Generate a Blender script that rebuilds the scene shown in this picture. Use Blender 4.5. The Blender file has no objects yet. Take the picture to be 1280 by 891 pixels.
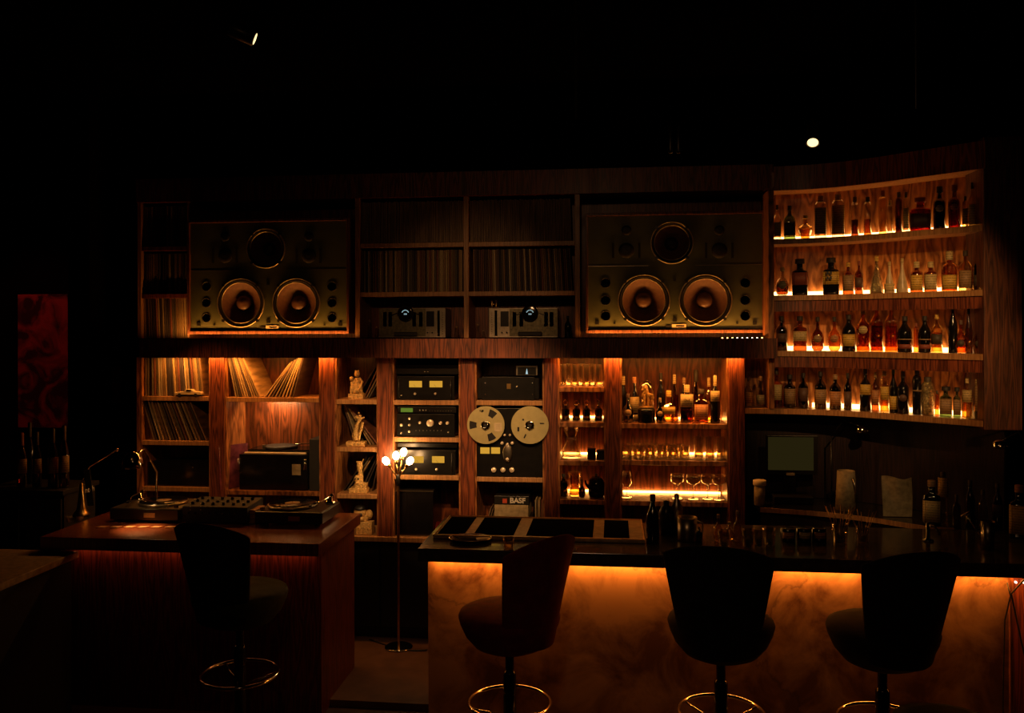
import bpy, bmesh, math, random
from mathutils import Vector, Matrix
random.seed(7)
PI = math.pi
sc = bpy.context.scene
COL = sc.collection
# ------------------------------------------------------------------ camera
F, TH, E, PY0, ROLL = 1100.0, math.atan(0.115), 2.3, 410.0, -0.003
RM = Matrix.Rotation(TH, 3, 'Z') @ Matrix.Rotation(PI/2, 3, 'X') @ Matrix.Rotation(ROLL, 3, 'Z')
cd = bpy.data.cameras.new('camera'); cam = bpy.data.objects.new('camera', cd); COL.objects.link(cam)
cam.matrix_world = Matrix.Translation((0, 0, E)) @ RM.to_4x4()
cd.sensor_width = 36; cd.lens = F/1280*36; cd.shift_y = -(445.5-PY0)/1280; cd.clip_start = 0.05
sc.camera = cam
def ray(px, py): return RM @ Vector(((px-640)/F, (PY0-py)/F, -1))
def P(px, py, Y):
    d = ray(px, py); t = Y/d.y
    return Vector((d.x*t, Y, E+d.z*t))
def PX(px, Y, py=450): return P(px, py, Y).x
def PZ(px, py, Y): return P(px, py, Y).z
def PG(px, py, z):
    d = ray(px, py); t = (z-E)/d.z
    return Vector((d.x*t, d.y*t, z))
def MPP(px, Y):                      # metres per pixel (vertical) at that place
    return abs(PZ(px, 400, Y)-PZ(px, 500, Y))/100
# ------------------------------------------------------------------ materials
def newmat(name):
    m = bpy.data.materials.new(name); m.use_nodes = True
    nt = m.node_tree; nt.nodes.clear()
    out = nt.nodes.new('ShaderNodeOutputMaterial')
    return m, nt, out
def N(nt, t, **kw):
    n = nt.nodes.new(t)
    for k, v in kw.items():
        if k in n.inputs: n.inputs[k].default_value = v
        else: setattr(n, k, v)
    return n
def pm(name, col, rough=.5, metal=0, var=.25, scale=20, bump=0.0, coat=0, spec=.5):
    m, nt, out = newmat(name)
    b = N(nt, 'ShaderNodeBsdfPrincipled'); b.inputs['Roughness'].default_value = rough
    b.inputs['Metallic'].default_value = metal; b.inputs['Coat Weight'].default_value = coat
    b.inputs['Specular IOR Level'].default_value = spec
    tc = N(nt, 'ShaderNodeTexCoord'); no = N(nt, 'ShaderNodeTexNoise'); no.inputs['Scale'].default_value = scale
    no.inputs['Detail'].default_value = 5
    nt.links.new(tc.outputs['Object'], no.inputs['Vector'])
    r = N(nt, 'ShaderNodeValToRGB')
    r.color_ramp.elements[0].position = .3; r.color_ramp.elements[1].position = .7
    r.color_ramp.elements[0].color = (*[c*(1-var) for c in col], 1); r.color_ramp.elements[1].color = (*[min(1, c*(1+var)) for c in col], 1)
    nt.links.new(no.outputs['Fac'], r.inputs['Fac']); nt.links.new(r.outputs['Color'], b.inputs['Base Color'])
    if bump:
        bp = N(nt, 'ShaderNodeBump'); bp.inputs['Strength'].default_value = bump; bp.inputs['Distance'].default_value = .01
        nt.links.new(no.outputs['Fac'], bp.inputs['Height']); nt.links.new(bp.outputs['Normal'], b.inputs['Normal'])
    nt.links.new(b.outputs[0], out.inputs[0])
    return m
def wood(name, c1, c2, rough=.45, rot=0, sc_=(20, 20, 1.5), coat=.15):
    m, nt, out = newmat(name)
    b = N(nt, 'ShaderNodeBsdfPrincipled'); b.inputs['Roughness'].default_value = rough; b.inputs['Coat Weight'].default_value = coat
    b.inputs['Coat Roughness'].default_value = .25
    tc = N(nt, 'ShaderNodeTexCoord'); mp = N(nt, 'ShaderNodeMapping')
    mp.inputs['Scale'].default_value = sc_; mp.inputs['Rotation'].default_value = (0, rot, 0)
    nt.links.new(tc.outputs['Object'], mp.inputs['Vector'])
    n1 = N(nt, 'ShaderNodeTexNoise'); n1.inputs['Scale'].default_value = .9; n1.inputs['Detail'].default_value = 2
    nt.links.new(mp.outputs[0], n1.inputs['Vector'])
    w = N(nt, 'ShaderNodeMath', operation='MULTIPLY'); w.inputs[1].default_value = 16
    nt.links.new(n1.outputs['Fac'], w.inputs[0])
    s = N(nt, 'ShaderNodeMath', operation='PINGPONG'); s.inputs[1].default_value = 1
    nt.links.new(w.outputs[0], s.inputs[0])
    n2 = N(nt, 'ShaderNodeTexNoise'); n2.inputs['Scale'].default_value = 14; n2.inputs['Detail'].default_value = 6
    nt.links.new(mp.outputs[0], n2.inputs['Vector'])
    mx = N(nt, 'ShaderNodeMix'); mx.data_type = 'FLOAT'; mx.inputs[0].default_value = .45
    nt.links.new(s.outputs[0], mx.inputs[2]); nt.links.new(n2.outputs['Fac'], mx.inputs[3])
    r = N(nt, 'ShaderNodeValToRGB'); r.color_ramp.elements[0].position = .2; r.color_ramp.elements[1].position = .75
    r.color_ramp.elements[0].color = (*c1, 1); r.color_ramp.elements[1].color = (*c2, 1)
    nt.links.new(mx.outputs[0], r.inputs['Fac']); nt.links.new(r.outputs['Color'], b.inputs['Base Color'])
    bp = N(nt, 'ShaderNodeBump'); bp.inputs['Strength'].default_value = .25; bp.inputs['Distance'].default_value = .004
    nt.links.new(mx.outputs[0], bp.inputs['Height']); nt.links.new(bp.outputs['Normal'], b.inputs['Normal'])
    nt.links.new(b.outputs[0], out.inputs[0])
    return m
def glass(name, tint, rough=.04, refl=1.0, base=.05):
    m, nt, out = newmat(name)
    t = N(nt, 'ShaderNodeBsdfTransparent'); t.inputs[0].default_value = (*tint, 1)
    g = N(nt, 'ShaderNodeBsdfGlossy'); g.inputs['Roughness'].default_value = rough
    g.inputs['Color'].default_value = (refl, refl, refl, 1)
    f = N(nt, 'ShaderNodeLayerWeight'); f.inputs['Blend'].default_value = .35
    mp = N(nt, 'ShaderNodeMath', operation='MULTIPLY_ADD'); mp.inputs[1].default_value = .75; mp.inputs[2].default_value = base
    nt.links.new(f.outputs['Facing'], mp.inputs[0])
    x = N(nt, 'ShaderNodeMixShader'); nt.links.new(mp.outputs[0], x.inputs[0])
    nt.links.new(t.outputs[0], x.inputs[1]); nt.links.new(g.outputs[0], x.inputs[2]); nt.links.new(x.outputs[0], out.inputs[0])
    return m
def emis(name, col, s):
    m, nt, out = newmat(name)
    e = N(nt, 'ShaderNodeEmission'); e.inputs[0].default_value = (*col, 1); e.inputs[1].default_value = s
    nt.links.new(e.outputs[0], out.inputs[0]); return m
def objcol(name, rough=.6, stripes=True):
    m, nt, out = newmat(name)
    b = N(nt, 'ShaderNodeBsdfPrincipled'); b.inputs['Roughness'].default_value = rough
    oi = N(nt, 'ShaderNodeObjectInfo'); tc = N(nt, 'ShaderNodeTexCoord')
    mp = N(nt, 'ShaderNodeMapping'); mp.inputs['Scale'].default_value = (260, 1, 7)
    nt.links.new(tc.outputs['Object'], mp.inputs['Vector'])
    no = N(nt, 'ShaderNodeTexNoise'); no.inputs['Scale'].default_value = 1; no.inputs['Detail'].default_value = 3
    nt.links.new(mp.outputs[0], no.inputs['Vector'])
    mr = N(nt, 'ShaderNodeMapRange'); mr.inputs['From Min'].default_value = .35; mr.inputs['From Max'].default_value = .65
    mr.inputs['To Min'].default_value = .35; mr.inputs['To Max'].default_value = 1.1
    nt.links.new(no.outputs['Fac'], mr.inputs['Value'])
    mul = N(nt, 'ShaderNodeVectorMath', operation='SCALE')
    nt.links.new(oi.outputs['Color'], mul.inputs[0]); nt.links.new(mr.outputs[0], mul.inputs['Scale'])
    nt.links.new(mul.outputs[0], b.inputs['Base Color']); nt.links.new(b.outputs[0], out.inputs[0]); return m
M = {}
M['red_wood'] = wood('dark_red_wood', (.05, .010, .0035), (.25, .060, .018))
M['red_wood_h'] = wood('dark_red_wood_long', (.06, .014, .005), (.26, .065, .02))
M['black_wood'] = wood('blackened_wood', (.006, .003, .003), (.025, .010, .008), rough=.5)
M['knob'] = pm('silver_knob', (.85, .72, .52), .3, metal=.35, var=.1)
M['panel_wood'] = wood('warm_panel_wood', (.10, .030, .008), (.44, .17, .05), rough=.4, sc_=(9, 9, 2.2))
M['curve_wood'] = wood('lit_curved_panel_wood', (.15, .048, .012), (.60, .25, .07), rough=.4, sc_=(9, 9, 2.0))  # lighter than the panel wood: part of the LED glow is in the colour
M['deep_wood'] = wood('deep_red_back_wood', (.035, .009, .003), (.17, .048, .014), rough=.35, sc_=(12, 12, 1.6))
M['edge_wood'] = wood('pale_shelf_wood', (.30, .14, .05), (.50, .25, .09), rot=PI/2, rough=.45)
M['post_wood'] = wood('brown_post_wood', (.05, .014, .005), (.20, .06, .02), rough=.55)
M['counter_wood'] = wood('counter_wood', (.10, .022, .008), (.20, .05, .018), rot=PI/2, rough=.22, coat=.4)
M['face_wood'] = wood('counter_front_wood', (.06, .012, .006), (.20, .04, .016), rough=.45)
M['black'] = pm('black_metal', (.012, .011, .010), .35)
M['black_matte'] = pm('matte_black', (.010, .009, .008), .7)
M['black_gloss'] = pm('gloss_black', (.008, .007, .007), .12)
M['plate'] = pm('black_faceplate', (.010, .009, .008), .30, metal=.2)
M['bronze'] = pm('bronze_face', (.16, .14, .08), .38, metal=.6, var=.35, scale=50)
M['chrome'] = pm('chrome', (.75, .70, .62), .12, metal=1, var=.05)
M['steel'] = pm('brushed_steel', (.42, .36, .27), .32, metal=1, var=.15, scale=60)
M['brass'] = pm('brass', (.62, .38, .13), .3, metal=1)
M['reel'] = pm('aluminium_reel', (.58, .50, .24), .42, metal=.4, var=.08)
M['baffle'] = pm('olive_grey_baffle', (.095, .105, .045), .55, var=.15, scale=8)
M['cone'] = pm('brown_paper_cone', (.15, .065, .035), .6, var=.2, scale=40, bump=.2)
M['cap_brown'] = pm('dust_cap', (.14, .07, .04), .35)
M['ring'] = pm('cast_ring', (.42, .34, .22), .3, metal=.8)
M['well'] = pm('black_well', (.004, .0035, .003), .6, spec=0)
M['rubber'] = pm('black_surround', (.01, .008, .007), .55)
M['gold_stat'] = pm('carved_ivory_gold', (.72, .42, .13), .5, var=.45, scale=90, bump=.8)
M['velvet'] = pm('black_velvet', (.012, .010, .010), .85, spec=.2)
M['velvet_red'] = pm('dark_red_velvet', (.13, .010, .010), .8, spec=.2)
M['velvet_green'] = pm('dark_green_velvet', (.035, .045, .018), .8, spec=.2)
M['stone'] = pm('polished_dark_stone', (.045, .034, .024), .16, var=.5, scale=25, coat=.3)
M['stone_tan'] = pm('tan_stone', (.36, .24, .12), .3, var=.35, scale=30)
M['wall'] = pm('black_wall', (.004, .0032, .0032), .9, var=.3, scale=3, spec=0)
M['ceil'] = pm('black_ceiling', (.0015, .0013, .0013), .95, spec=0)
M['floor'] = pm('dark_brown_floor', (.06, .032, .02), .5, var=.3, scale=6)
M['plat'] = pm('brown_platform_floor', (.13, .065, .038), .5, var=.25, scale=9)
M['navy'] = pm('navy_curtain', (.014, .014, .024), .9)
M['paper'] = pm('cream_paper', (.62, .50, .30), .6, var=.12)
M['paperbag'] = pm('tan_paper', (.32, .24, .12), .7, var=.3, scale=30, bump=.4)
M['white'] = pm('white_plastic', (.6, .55, .45), .5)
M['yellow_meter'] = emis('meter_light', (1, .50, .05), .62)
M['green_lcd'] = emis('green_display', (.30, .48, .05), .38)
M['screen'] = emis('dim_screen', (.16, .12, .03), .10)
M['whiteled'] = emis('white_indicator', (.6, .85, .9), .7)
M['bulb'] = emis('warm_bulb', (1, .55, .22), 60)
M['spotface'] = emis('spot_face', (1, .74, .32), 2.0)
M['led'] = emis('amber_led', (1, .40, .08), 26)
M['led_warm'] = emis('warm_led_bar', (1, .50, .16), 9)
M['led_dot'] = emis('led_dot', (1, .7, .5), 9)
M['record'] = objcol('record_sleeve_card')
M['plum'] = pm('plum_gloss', (.16, .04, .06), .08, var=.7, scale=12, coat=1)
GL = {'clear': glass('clear_glass', (.86, .82, .74)), 'cut': glass('cut_glass', (.86, .76, .58), .22, 1.0, .22), 'amber': glass('amber_glass', (.80, .45, .17)),
      'dark': glass('dark_bottle_glass', (.05, .03, .015)), 'black': pm('black_glass', (.006, .005, .005), .1, coat=.5),
      'brown': glass('brown_glass', (.42, .20, .08)), 'green': glass('green_glass', (.28, .38, .20)),
      'honey': glass('honey_glass', (.92, .74, .42)), 'red': glass('red_glass', (.50, .12, .06)),
      'frost': pm('frosted_cream_glass', (.50, .38, .20), .35), 'sparkle': pm('cut_gold_glass', (.45, .32, .14), .12, metal=.8, bump=1, scale=150, var=.9)}
LIQ = {'amber': glass('amber_liquid', (.80, .42, .14), .2, .4), 'brown': glass('brown_liquid', (.45, .19, .07), .2, .4),
       'red': glass('red_liquid', (.65, .14, .06), .2, .4), 'honey': glass('honey_liquid', (.9, .62, .28), .2, .4)}
LC = {}
def lab(c):
    k = tuple(c)
    if k not in LC:
        m = LC[k] = pm('printed_label_%d' % len(LC), c, .6, var=.18, scale=160)
        if sum(c) > .4:                  # rows of small print, part of the label itself
            nt = m.node_tree; b = next(n for n in nt.nodes if n.type == 'BSDF_PRINCIPLED'); src = b.inputs['Base Color'].links[0].from_socket
            tc = N(nt, 'ShaderNodeTexCoord'); sp = N(nt, 'ShaderNodeSeparateXYZ'); nt.links.new(tc.outputs['Object'], sp.inputs[0])
            a = N(nt, 'ShaderNodeMath', operation='MULTIPLY'); a.inputs[1].default_value = 420; nt.links.new(sp.outputs[2], a.inputs[0])
            si = N(nt, 'ShaderNodeMath', operation='SINE'); nt.links.new(a.outputs[0], si.inputs[0])
            no = N(nt, 'ShaderNodeTexNoise'); no.inputs['Scale'].default_value = 110; nt.links.new(tc.outputs['Object'], no.inputs['Vector'])
            ad = N(nt, 'ShaderNodeMath', operation='MULTIPLY'); nt.links.new(si.outputs[0], ad.inputs[0]); nt.links.new(no.outputs['Fac'], ad.inputs[1])
            gt = N(nt, 'ShaderNodeMath', operation='GREATER_THAN'); gt.inputs[1].default_value = .40; nt.links.new(ad.outputs[0], gt.inputs[0])
            mr = N(nt, 'ShaderNodeMapRange'); mr.inputs['To Min'].default_value = 1; mr.inputs['To Max'].default_value = .35; nt.links.new(gt.outputs[0], mr.inputs['Value'])
            sc2 = N(nt, 'ShaderNodeVectorMath', operation='SCALE'); nt.links.new(src, sc2.inputs[0]); nt.links.new(mr.outputs[0], sc2.inputs['Scale'])
            nt.links.new(sc2.outputs[0], b.inputs['Base Color'])
    return LC[k]
CREAM, YEL, TAN, RED, BRN, DIM, GREY, ORNG = (.54, .40, .16), (.62, .38, .06), (.32, .19, .08), (.25, .06, .03), (.10, .05, .03), (.05, .035, .02), (.22, .20, .12), (.45, .2, .07)
# ------------------------------------------------------------------ mesh builder
class MB:
    def __init__(s): s.bm = bmesh.new(); s.sm = set()
    def _add(s, vs, fs, smooth=False):
        bv = [s.bm.verts.new(v) for v in vs]
        for f in fs:
            try:
                fc = s.bm.faces.new([bv[i] for i in f]); fc.smooth = smooth
            except ValueError: pass
        return s
    def box(s, x0, x1, y0, y1, z0, z1):
        v = [(x, y, z) for x in (x0, x1) for y in (y0, y1) for z in (z0, z1)]
        return s._add(v, [(0, 1, 3, 2), (4, 6, 7, 5), (0, 4, 5, 1), (2, 3, 7, 6), (0, 2, 6, 4), (1, 5, 7, 3)])
    def xbox(s, c, size, rot):          # rotated box
        v = []
        for x in (-.5, .5):
            for y in (-.5, .5):
                for z in (-.5, .5): v.append(Vector(c)+rot @ Vector((x*size[0], y*size[1], z*size[2])))
        return s._add(v, [(0, 1, 3, 2), (4, 6, 7, 5), (0, 4, 5, 1), (2, 3, 7, 6), (0, 2, 6, 4), (1, 5, 7, 3)])
    def lathe(s, prof, c=(0, 0, 0), axis='Z', seg=24, sq=None, ry=1.0, smooth=True, caps=True):
        vs = []; n = len(prof)
        for r, h in prof:
            for k in range(seg):
                a = 2*PI*k/seg; ca, sa = math.cos(a), math.sin(a)
                if sq:
                    q = (abs(ca)**sq+abs(sa)**sq)**(-1/sq); ca, sa = ca*q, sa*q
                x, y = r*ca, r*sa*ry
                if axis == 'Z': p = (x, y, h)
                elif axis == 'Y': p = (x, h, y)
                else: p = (h, x, y)
                vs.append((c[0]+p[0], c[1]+p[1], c[2]+p[2]))
        fs = []
        for i in range(n-1):
            for k in range(seg):
                k2 = (k+1) % seg
                fs.append((i*seg+k, i*seg+k2, (i+1)*seg+k2, (i+1)*seg+k))
        if caps and prof[0][0] > 1e-5: fs.append(tuple(range(seg-1, -1, -1)))
        if caps and prof[-1][0] > 1e-5: fs.append(tuple((n-1)*seg+k for k in range(seg)))
        return s._add(vs, fs, smooth)
    def cyl(s, c, r, h0, h1, axis='Z', seg=20): return s.lathe([(r, h0), (r, h1)], c, axis, seg, smooth=False)
    def ell(s, c, r, seg=12, rot=None):
        vs = []; fs = []; n = seg//2+1
        for i in range(n):
            t = PI*i/(n-1)
            for k in range(seg):
                a = 2*PI*k/seg
                p = Vector((r[0]*math.sin(t)*math.cos(a), r[1]*math.sin(t)*math.sin(a), r[2]*math.cos(t)))
                if rot: p = rot @ p
                vs.append(Vector(c)+p)
        for i in range(n-1):
            for k in range(seg): fs.append((i*seg+k, (i+1)*seg+k, (i+1)*seg+(k+1) % seg, i*seg+(k+1) % seg))
        return s._add(vs, fs, True)
    def tube(s, pts, r, seg=8, closed=False):
        pts = [Vector(p) for p in pts]; n = len(pts); vs = []; fs = []
        rr = r if isinstance(r, (list, tuple)) else [r]*n
        prev = None
        for i, p in enumerate(pts):
            a = pts[(i-1) % n] if (closed or i > 0) else p
            b = pts[(i+1) % n] if (closed or i < n-1) else p
            d = (b-a).normalized()
            ref = prev if prev is not None else (Vector((0, 0, 1)) if abs(d.z) < .9 else Vector((1, 0, 0)))
            u = (ref-d*ref.dot(d)).normalized(); w = d.cross(u); prev = u
            for k in range(seg):
                t = 2*PI*k/seg; vs.append(p+u*rr[i]*math.cos(t)+w*rr[i]*math.sin(t))
        m = n if closed else n-1
        for i in range(m):
            j = (i+1) % n
            for k in range(seg): fs.append((i*seg+k, i*seg+(k+1) % seg, j*seg+(k+1) % seg, j*seg+k))
        if not closed: fs += [tuple(range(seg-1, -1, -1)), tuple((n-1)*seg+k for k in range(seg))]
        return s._add(vs, fs, True)
    def torus(s, c, R, r, axis='Z', seg=48, sub=8, ry=1.0):
        pts = []
        for k in range(seg):
            a = 2*PI*k/seg; x, y = R*math.cos(a), R*math.sin(a)*ry
            p = (x, y, 0) if axis == 'Z' else (x, 0, y)
            pts.append(Vector(c)+Vector(p))
        return s.tube(pts, r, sub, True)
    def prism(s, poly, z0, z1):          # polygon in XY extruded in z
        n = len(poly); v = [(x, y, z0) for x, y in poly]+[(x, y, z1) for x, y in poly]
        return s._add(v, [tuple(range(n-1, -1, -1)), tuple(range(n, 2*n))]+[(i, (i+1) % n, n+(i+1) % n, n+i) for i in range(n)])
    def strip(s, a, b, z0, z1):          # band between two polylines a,b
        n = len(a); v = []
        for i in range(n): v += [(a[i][0], a[i][1], z0), (b[i][0], b[i][1], z0), (b[i][0], b[i][1], z1), (a[i][0], a[i][1], z1)]
        f = []
        for i in range(n-1):
            o = 4*i
            for k in range(4): f.append((o+k, o+(k+1) % 4, o+4+(k+1) % 4, o+4+k))
        f += [(3, 2, 1, 0), (4*n-4, 4*n-3, 4*n-2, 4*n-1)]
        return s._add(v, f)
    def patch(s, r, a0, a1, z0, z1, seg=8, sq=None, ry=1):   # curved label on -Y side
        vs = []
        for i in range(seg+1):
            a = -PI/2+a0+(a1-a0)*i/seg; ca, sa = math.cos(a), math.sin(a)
            if sq:
                q = (abs(ca)**sq+abs(sa)**sq)**(-1/sq); ca, sa = ca*q, sa*q
            for rr in (r, r-.0012):
                vs += [(rr*ca, rr*sa*ry, z0), (rr*ca, rr*sa*ry, z1)]
        fs = []
        for i in range(seg):
            o = 4*i; fs += [(o, o+4, o+5, o+1), (o+2, o+3, o+7, o+6), (o+1, o+5, o+7, o+3), (o, o+2, o+6, o+4)]
        fs += [(0, 1, 3, 2), (4*seg, 4*seg+2, 4*seg+3, 4*seg+1)]
        return s._add(vs, fs, True)
    def build(s, name, mat, parent=None, loc=None, bevel=0, mods=None):
        me = bpy.data.meshes.new(name)
        org = Vector(loc) if loc is not None else (ORG.get(parent, Vector((0, 0, 0))) if parent else Vector((0, 0, 0)))
        bmesh.ops.recalc_face_normals(s.bm, faces=s.bm.faces[:])
        if org.length: bmesh.ops.translate(s.bm, verts=s.bm.verts[:], vec=-org)
        s.bm.to_mesh(me); s.bm.free(); me.materials.append(mat)
        o = bpy.data.objects.new(name, me); COL.objects.link(o)
        if parent: o.parent = parent; ORG[o] = org
        else: o.location = org; ORG[o] = org
        if bevel:
            b = o.modifiers.new('bevel', 'BEVEL'); b.width = bevel; b.segments = 2; b.limit_method = 'ANGLE'
        if mods:
            for t, kw in mods:
                md = o.modifiers.new(t.lower(), t)
                for k, v in kw.items(): setattr(md, k, v)
        return o
ORG = {}
class _D(dict): pass
def tag(o, label=None, cat=None, group=None, kind=None):
    if label: o['label'] = label
    if cat: o['category'] = cat
    if group: o['group'] = group
    if kind: o['kind'] = kind
    return o
def thing(name, label, cat, loc=(0, 0, 0), group=None):
    o = bpy.data.objects.new(name, None); o.empty_display_size = .1; COL.objects.link(o); o.location = loc; ORG[o] = Vector(loc)
    return tag(o, label, cat, group)
def struct(name, mb, m): return tag(mb.build(name, m), kind='structure')
def copy_tree(o, parent=None):
    c = o.copy(); COL.objects.link(c)
    if parent: c.parent = parent
    for ch in list(o.children): copy_tree(ch, c)
    return c
def text(s, size, mat, parent, loc, rot=(PI/2, 0, 0), name='lettering', ext=.0006, align='CENTER', bold=False):
    cu = bpy.data.curves.new('lettering', 'FONT'); cu.body = s; cu.size = size; cu.extrude = ext; cu.align_x = align; cu.align_y = 'CENTER'
    if bold: cu.offset = size*.03
    t = bpy.data.objects.new('lettering', cu); COL.objects.link(t)
    me = bpy.data.meshes.new_from_object(t.evaluated_get(bpy.context.evaluated_depsgraph_get())) if False else None
    bpy.context.view_layer.update()
    me = bpy.data.meshes.new_from_object(t)
    bpy.data.objects.remove(t)
    me.transform(Matrix.Rotation(rot[2], 4, 'Z') @ Matrix.Rotation(rot[0], 4, 'X') @ Matrix.Rotation(rot[1], 4, 'Y'))
    me.materials.clear(); me.materials.append(mat)
    o = bpy.data.objects.new(name, me); COL.objects.link(o); o.parent = parent
    o.location = Vector(loc)-ORG.get(parent, Vector((0, 0, 0)))
    return o
def area(name, loc, rot, sx, sy, power, col, spread=PI):
    l = bpy.data.lights.new(name, 'AREA'); l.shape = 'RECTANGLE'; l.size = sx; l.size_y = sy; l.energy = power; l.color = col; l.spread = spread
    o = bpy.data.objects.new(name, l); COL.objects.link(o); o.location = loc; o.rotation_euler = rot; return o
def spot(name, loc, target, power, col, angle, blend=.5, r=.02):
    l = bpy.data.lights.new(name, 'SPOT'); l.energy = power; l.color = col; l.spot_size = angle; l.spot_blend = blend; l.shadow_soft_size = r
    o = bpy.data.objects.new(name, l); COL.objects.link(o); o.location = loc
    o.rotation_euler = (Vector(target)-Vector(loc)).to_track_quat('-Z', 'Y').to_euler(); return o
def point(name, loc, power, col, r=.02):
    l = bpy.data.lights.new(name, 'POINT'); l.energy = power; l.color = col; l.shadow_soft_size = r
    o = bpy.data.objects.new(name, l); COL.objects.link(o); o.location = loc; return o
AMB = (1, .34, .055); WARM = (1, .52, .20)
# ------------------------------------------------------------------ planes of the place
YL, YLB = 6.20, 6.55            # lower unit front / back panel
YU, YUB = 6.45, 6.78            # upper unit
YBF = 6.12                      # beam front
PLZ = .04
# ------------------------------------------------------------------ room
struct('floor', MB().box(-5.2, 3.6, -1.6, 7.0, -.1, 0), M['floor'])
struct('trim_1', MB().box(PX(300, 5.2), 3.5, 5.2, 6.85, 0, PLZ), M['plat'])
struct('ceiling', MB().box(-5.2, 3.6, -1.6, 7.0, 4.1, 4.2), M['ceil'])
struct('wall_back', MB().box(-5.2, 3.6, 6.86, 7.0, 0, 4.1), M['wall'])
struct('wall_left', MB().box(-5.3, -5.2, -1.6, 7.0, 0, 4.1), M['wall'])
struct('wall_right', MB().box(3.5, 3.6, -1.6, 7.0, 0, 4.1), M['wall'])
struct('wall_front', MB().box(-5.2, 3.6, -1.7, -1.6, 0, 4.1), M['wall'])
# pillar left of the curtain
struct('trim_2', MB().box(PX(86, 6.3), PX(112, 6.3), 6.3, 6.7, 0, 4.1), M['wall'])
# ------------------------------------------------------------------ lower shelving unit
xl = PX(175, YL)
low = thing('shelving_unit', 'wide lower wall shelving with red-brown pillars between record and bottle bays', 'shelving', ((xl+PX(930, YL))/2, YL, PLZ))
pil = [(262, 280), (400, 418), (472, 490), (575, 593), (680, 697), (757, 775), (911, 931)]
PXs = [(PX(a, YL), PX(b, YL)) for a, b in pil]
ZB0, ZB1 = 2.09, 2.227           # beam
ZC = .80
for a, b in PXs:
    MB().box(a, b, YL, YLB, ZC, ZB0).build('pillar', M['red_wood'], low, bevel=.003)
    # pale plywood lining inside each bay edge
for i, (a, b) in enumerate(PXs):
    for x0, x1 in ((a-.012, a), (b, b+.012)):
        if i == 6 and x0 > a: continue
        MB().box(x0, x1, YL+.012, YLB, ZC, ZB0).build('side_lining', M['panel_wood'], low)
MB().box(xl-.03, xl+.012, YL+.005, YLB, ZC, ZB0).build('side_panel', M['panel_wood'], low)
bays = {}
edges = [xl+.012]+[v for ab in PXs for v in (ab[0]-.012, ab[1]+.012)]
for n, i in zip('ABCDEFG', range(7)): bays[n] = (edges[2*i], edges[2*i+1])
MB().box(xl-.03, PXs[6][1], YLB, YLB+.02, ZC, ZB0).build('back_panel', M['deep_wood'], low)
SH = {'A': [1.80, 1.47, 1.127], 'B': [1.796], 'C': [1.785, 1.44, 1.10], 'D': [1.783, 1.517, 1.245], 'E': [1.784, 1.24],
      'F': [1.883, 1.635, 1.365, 1.09], 'G': [1.63, 1.374, 1.09]}
for n, zs in SH.items():
    for z in zs:
        x0, x1 = bays[n]
        MB().box(x0, x1, YL+.008, YLB, z-.033, z).build('shelf', M['edge_wood'] if n not in 'FG' else M['panel_wood'], low, bevel=.002)
# beam
MB().box(PX(174, YBF), PX(972, YBF), YBF+.0125, YUB, ZB0+.012, ZB1-.012).build('beam', M['red_wood'], low, bevel=.004)
MB().box(PX(174, YBF), PX(972, YBF), YBF, YBF+.012, ZB0, ZB1).build('beam_fascia', M['red_wood'], low)
# base cabinets
bx0, bx1 = PX(150, YL), PX(935, YL)
MB().box(bx0, bx1, YL-.02, YLB+.02, ZC-.035, ZC).build('base_top', M['edge_wood'], low, bevel=.003)
MB().box(bx0, bx1, YL+.10, YLB, PLZ, ZC-.035).build('base_carcass', M['black_matte'], low)
for k in range(7):
    w = (bx1-bx0)/7
    d = MB().box(bx0+k*w+.006, bx0+(k+1)*w-.006, YL+.08, YL+.10, PLZ+.08, ZC-.05).build('door', M['black_matte'], low, bevel=.003)
    MB().box(bx0+k*w+w*.8, bx0+k*w+w*.83, YL+.062, YL+.08, .5, .62).build('handle', M['black'], d)
# led strips under the beam, behind the fascia
def led_run(x0, x1, y, z, name='led_strip', parent=None, m=None):
    return MB().box(x0, x1, y, y+.008, z, z+.011).build(name, m or M['led'], parent)
# ------------------------------------------------------------------ upper shelving unit
up = thing('shelving_unit', 'upper wall shelving holding both loudspeakers and the packed record rows', 'shelving', (PX(570, YU), YU, ZB1))
ux = [PX(175, YU), PX(234, YU), PX(441, YU), PX(450, YU), PX(580, YU), PX(586, YU), PX(719, YU), PX(727, YU), PX(961, YU), PX(967, YU)]
ZUT = 3.28
for a, b in ((ux[0]-.02, ux[0]+.012), (ux[1], ux[1]+.02), (ux[2]+.02, ux[3]), (ux[4], ux[5]), (ux[6], ux[7]-.01), (ux[8], ux[9])):
    MB().box(a, b, YU, YUB, ZB1, ZUT).build('divider', M['edge_wood'] if a != ux[8] else M['panel_wood'], up, bevel=.002)
for (a, b) in ((ux[0]+.012, ux[1]), (ux[3], ux[4]), (ux[5], ux[6])):
    for z in (2.94, 2.573): MB().box(a, b, YU+.005, YUB, z-.034, z).build('shelf', M['red_wood_h'] if a == ux[0]+.012 else M['edge_wood'], up, bevel=.002)
MB().box(ux[0]-.02, ux[9], YU-.02, YUB, ZUT, ZUT+.02).build('top_board', M['red_wood'], up)
MB().box(ux[0]-.02, ux[9], YU-.02, YU, ZUT+.02, 3.46).build('cornice', M['red_wood'], up)
MB().box(ux[0]-.02, ux[9], YUB, YUB+.02, ZB1, 3.46).build('back_panel', M['red_wood'], up)
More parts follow.
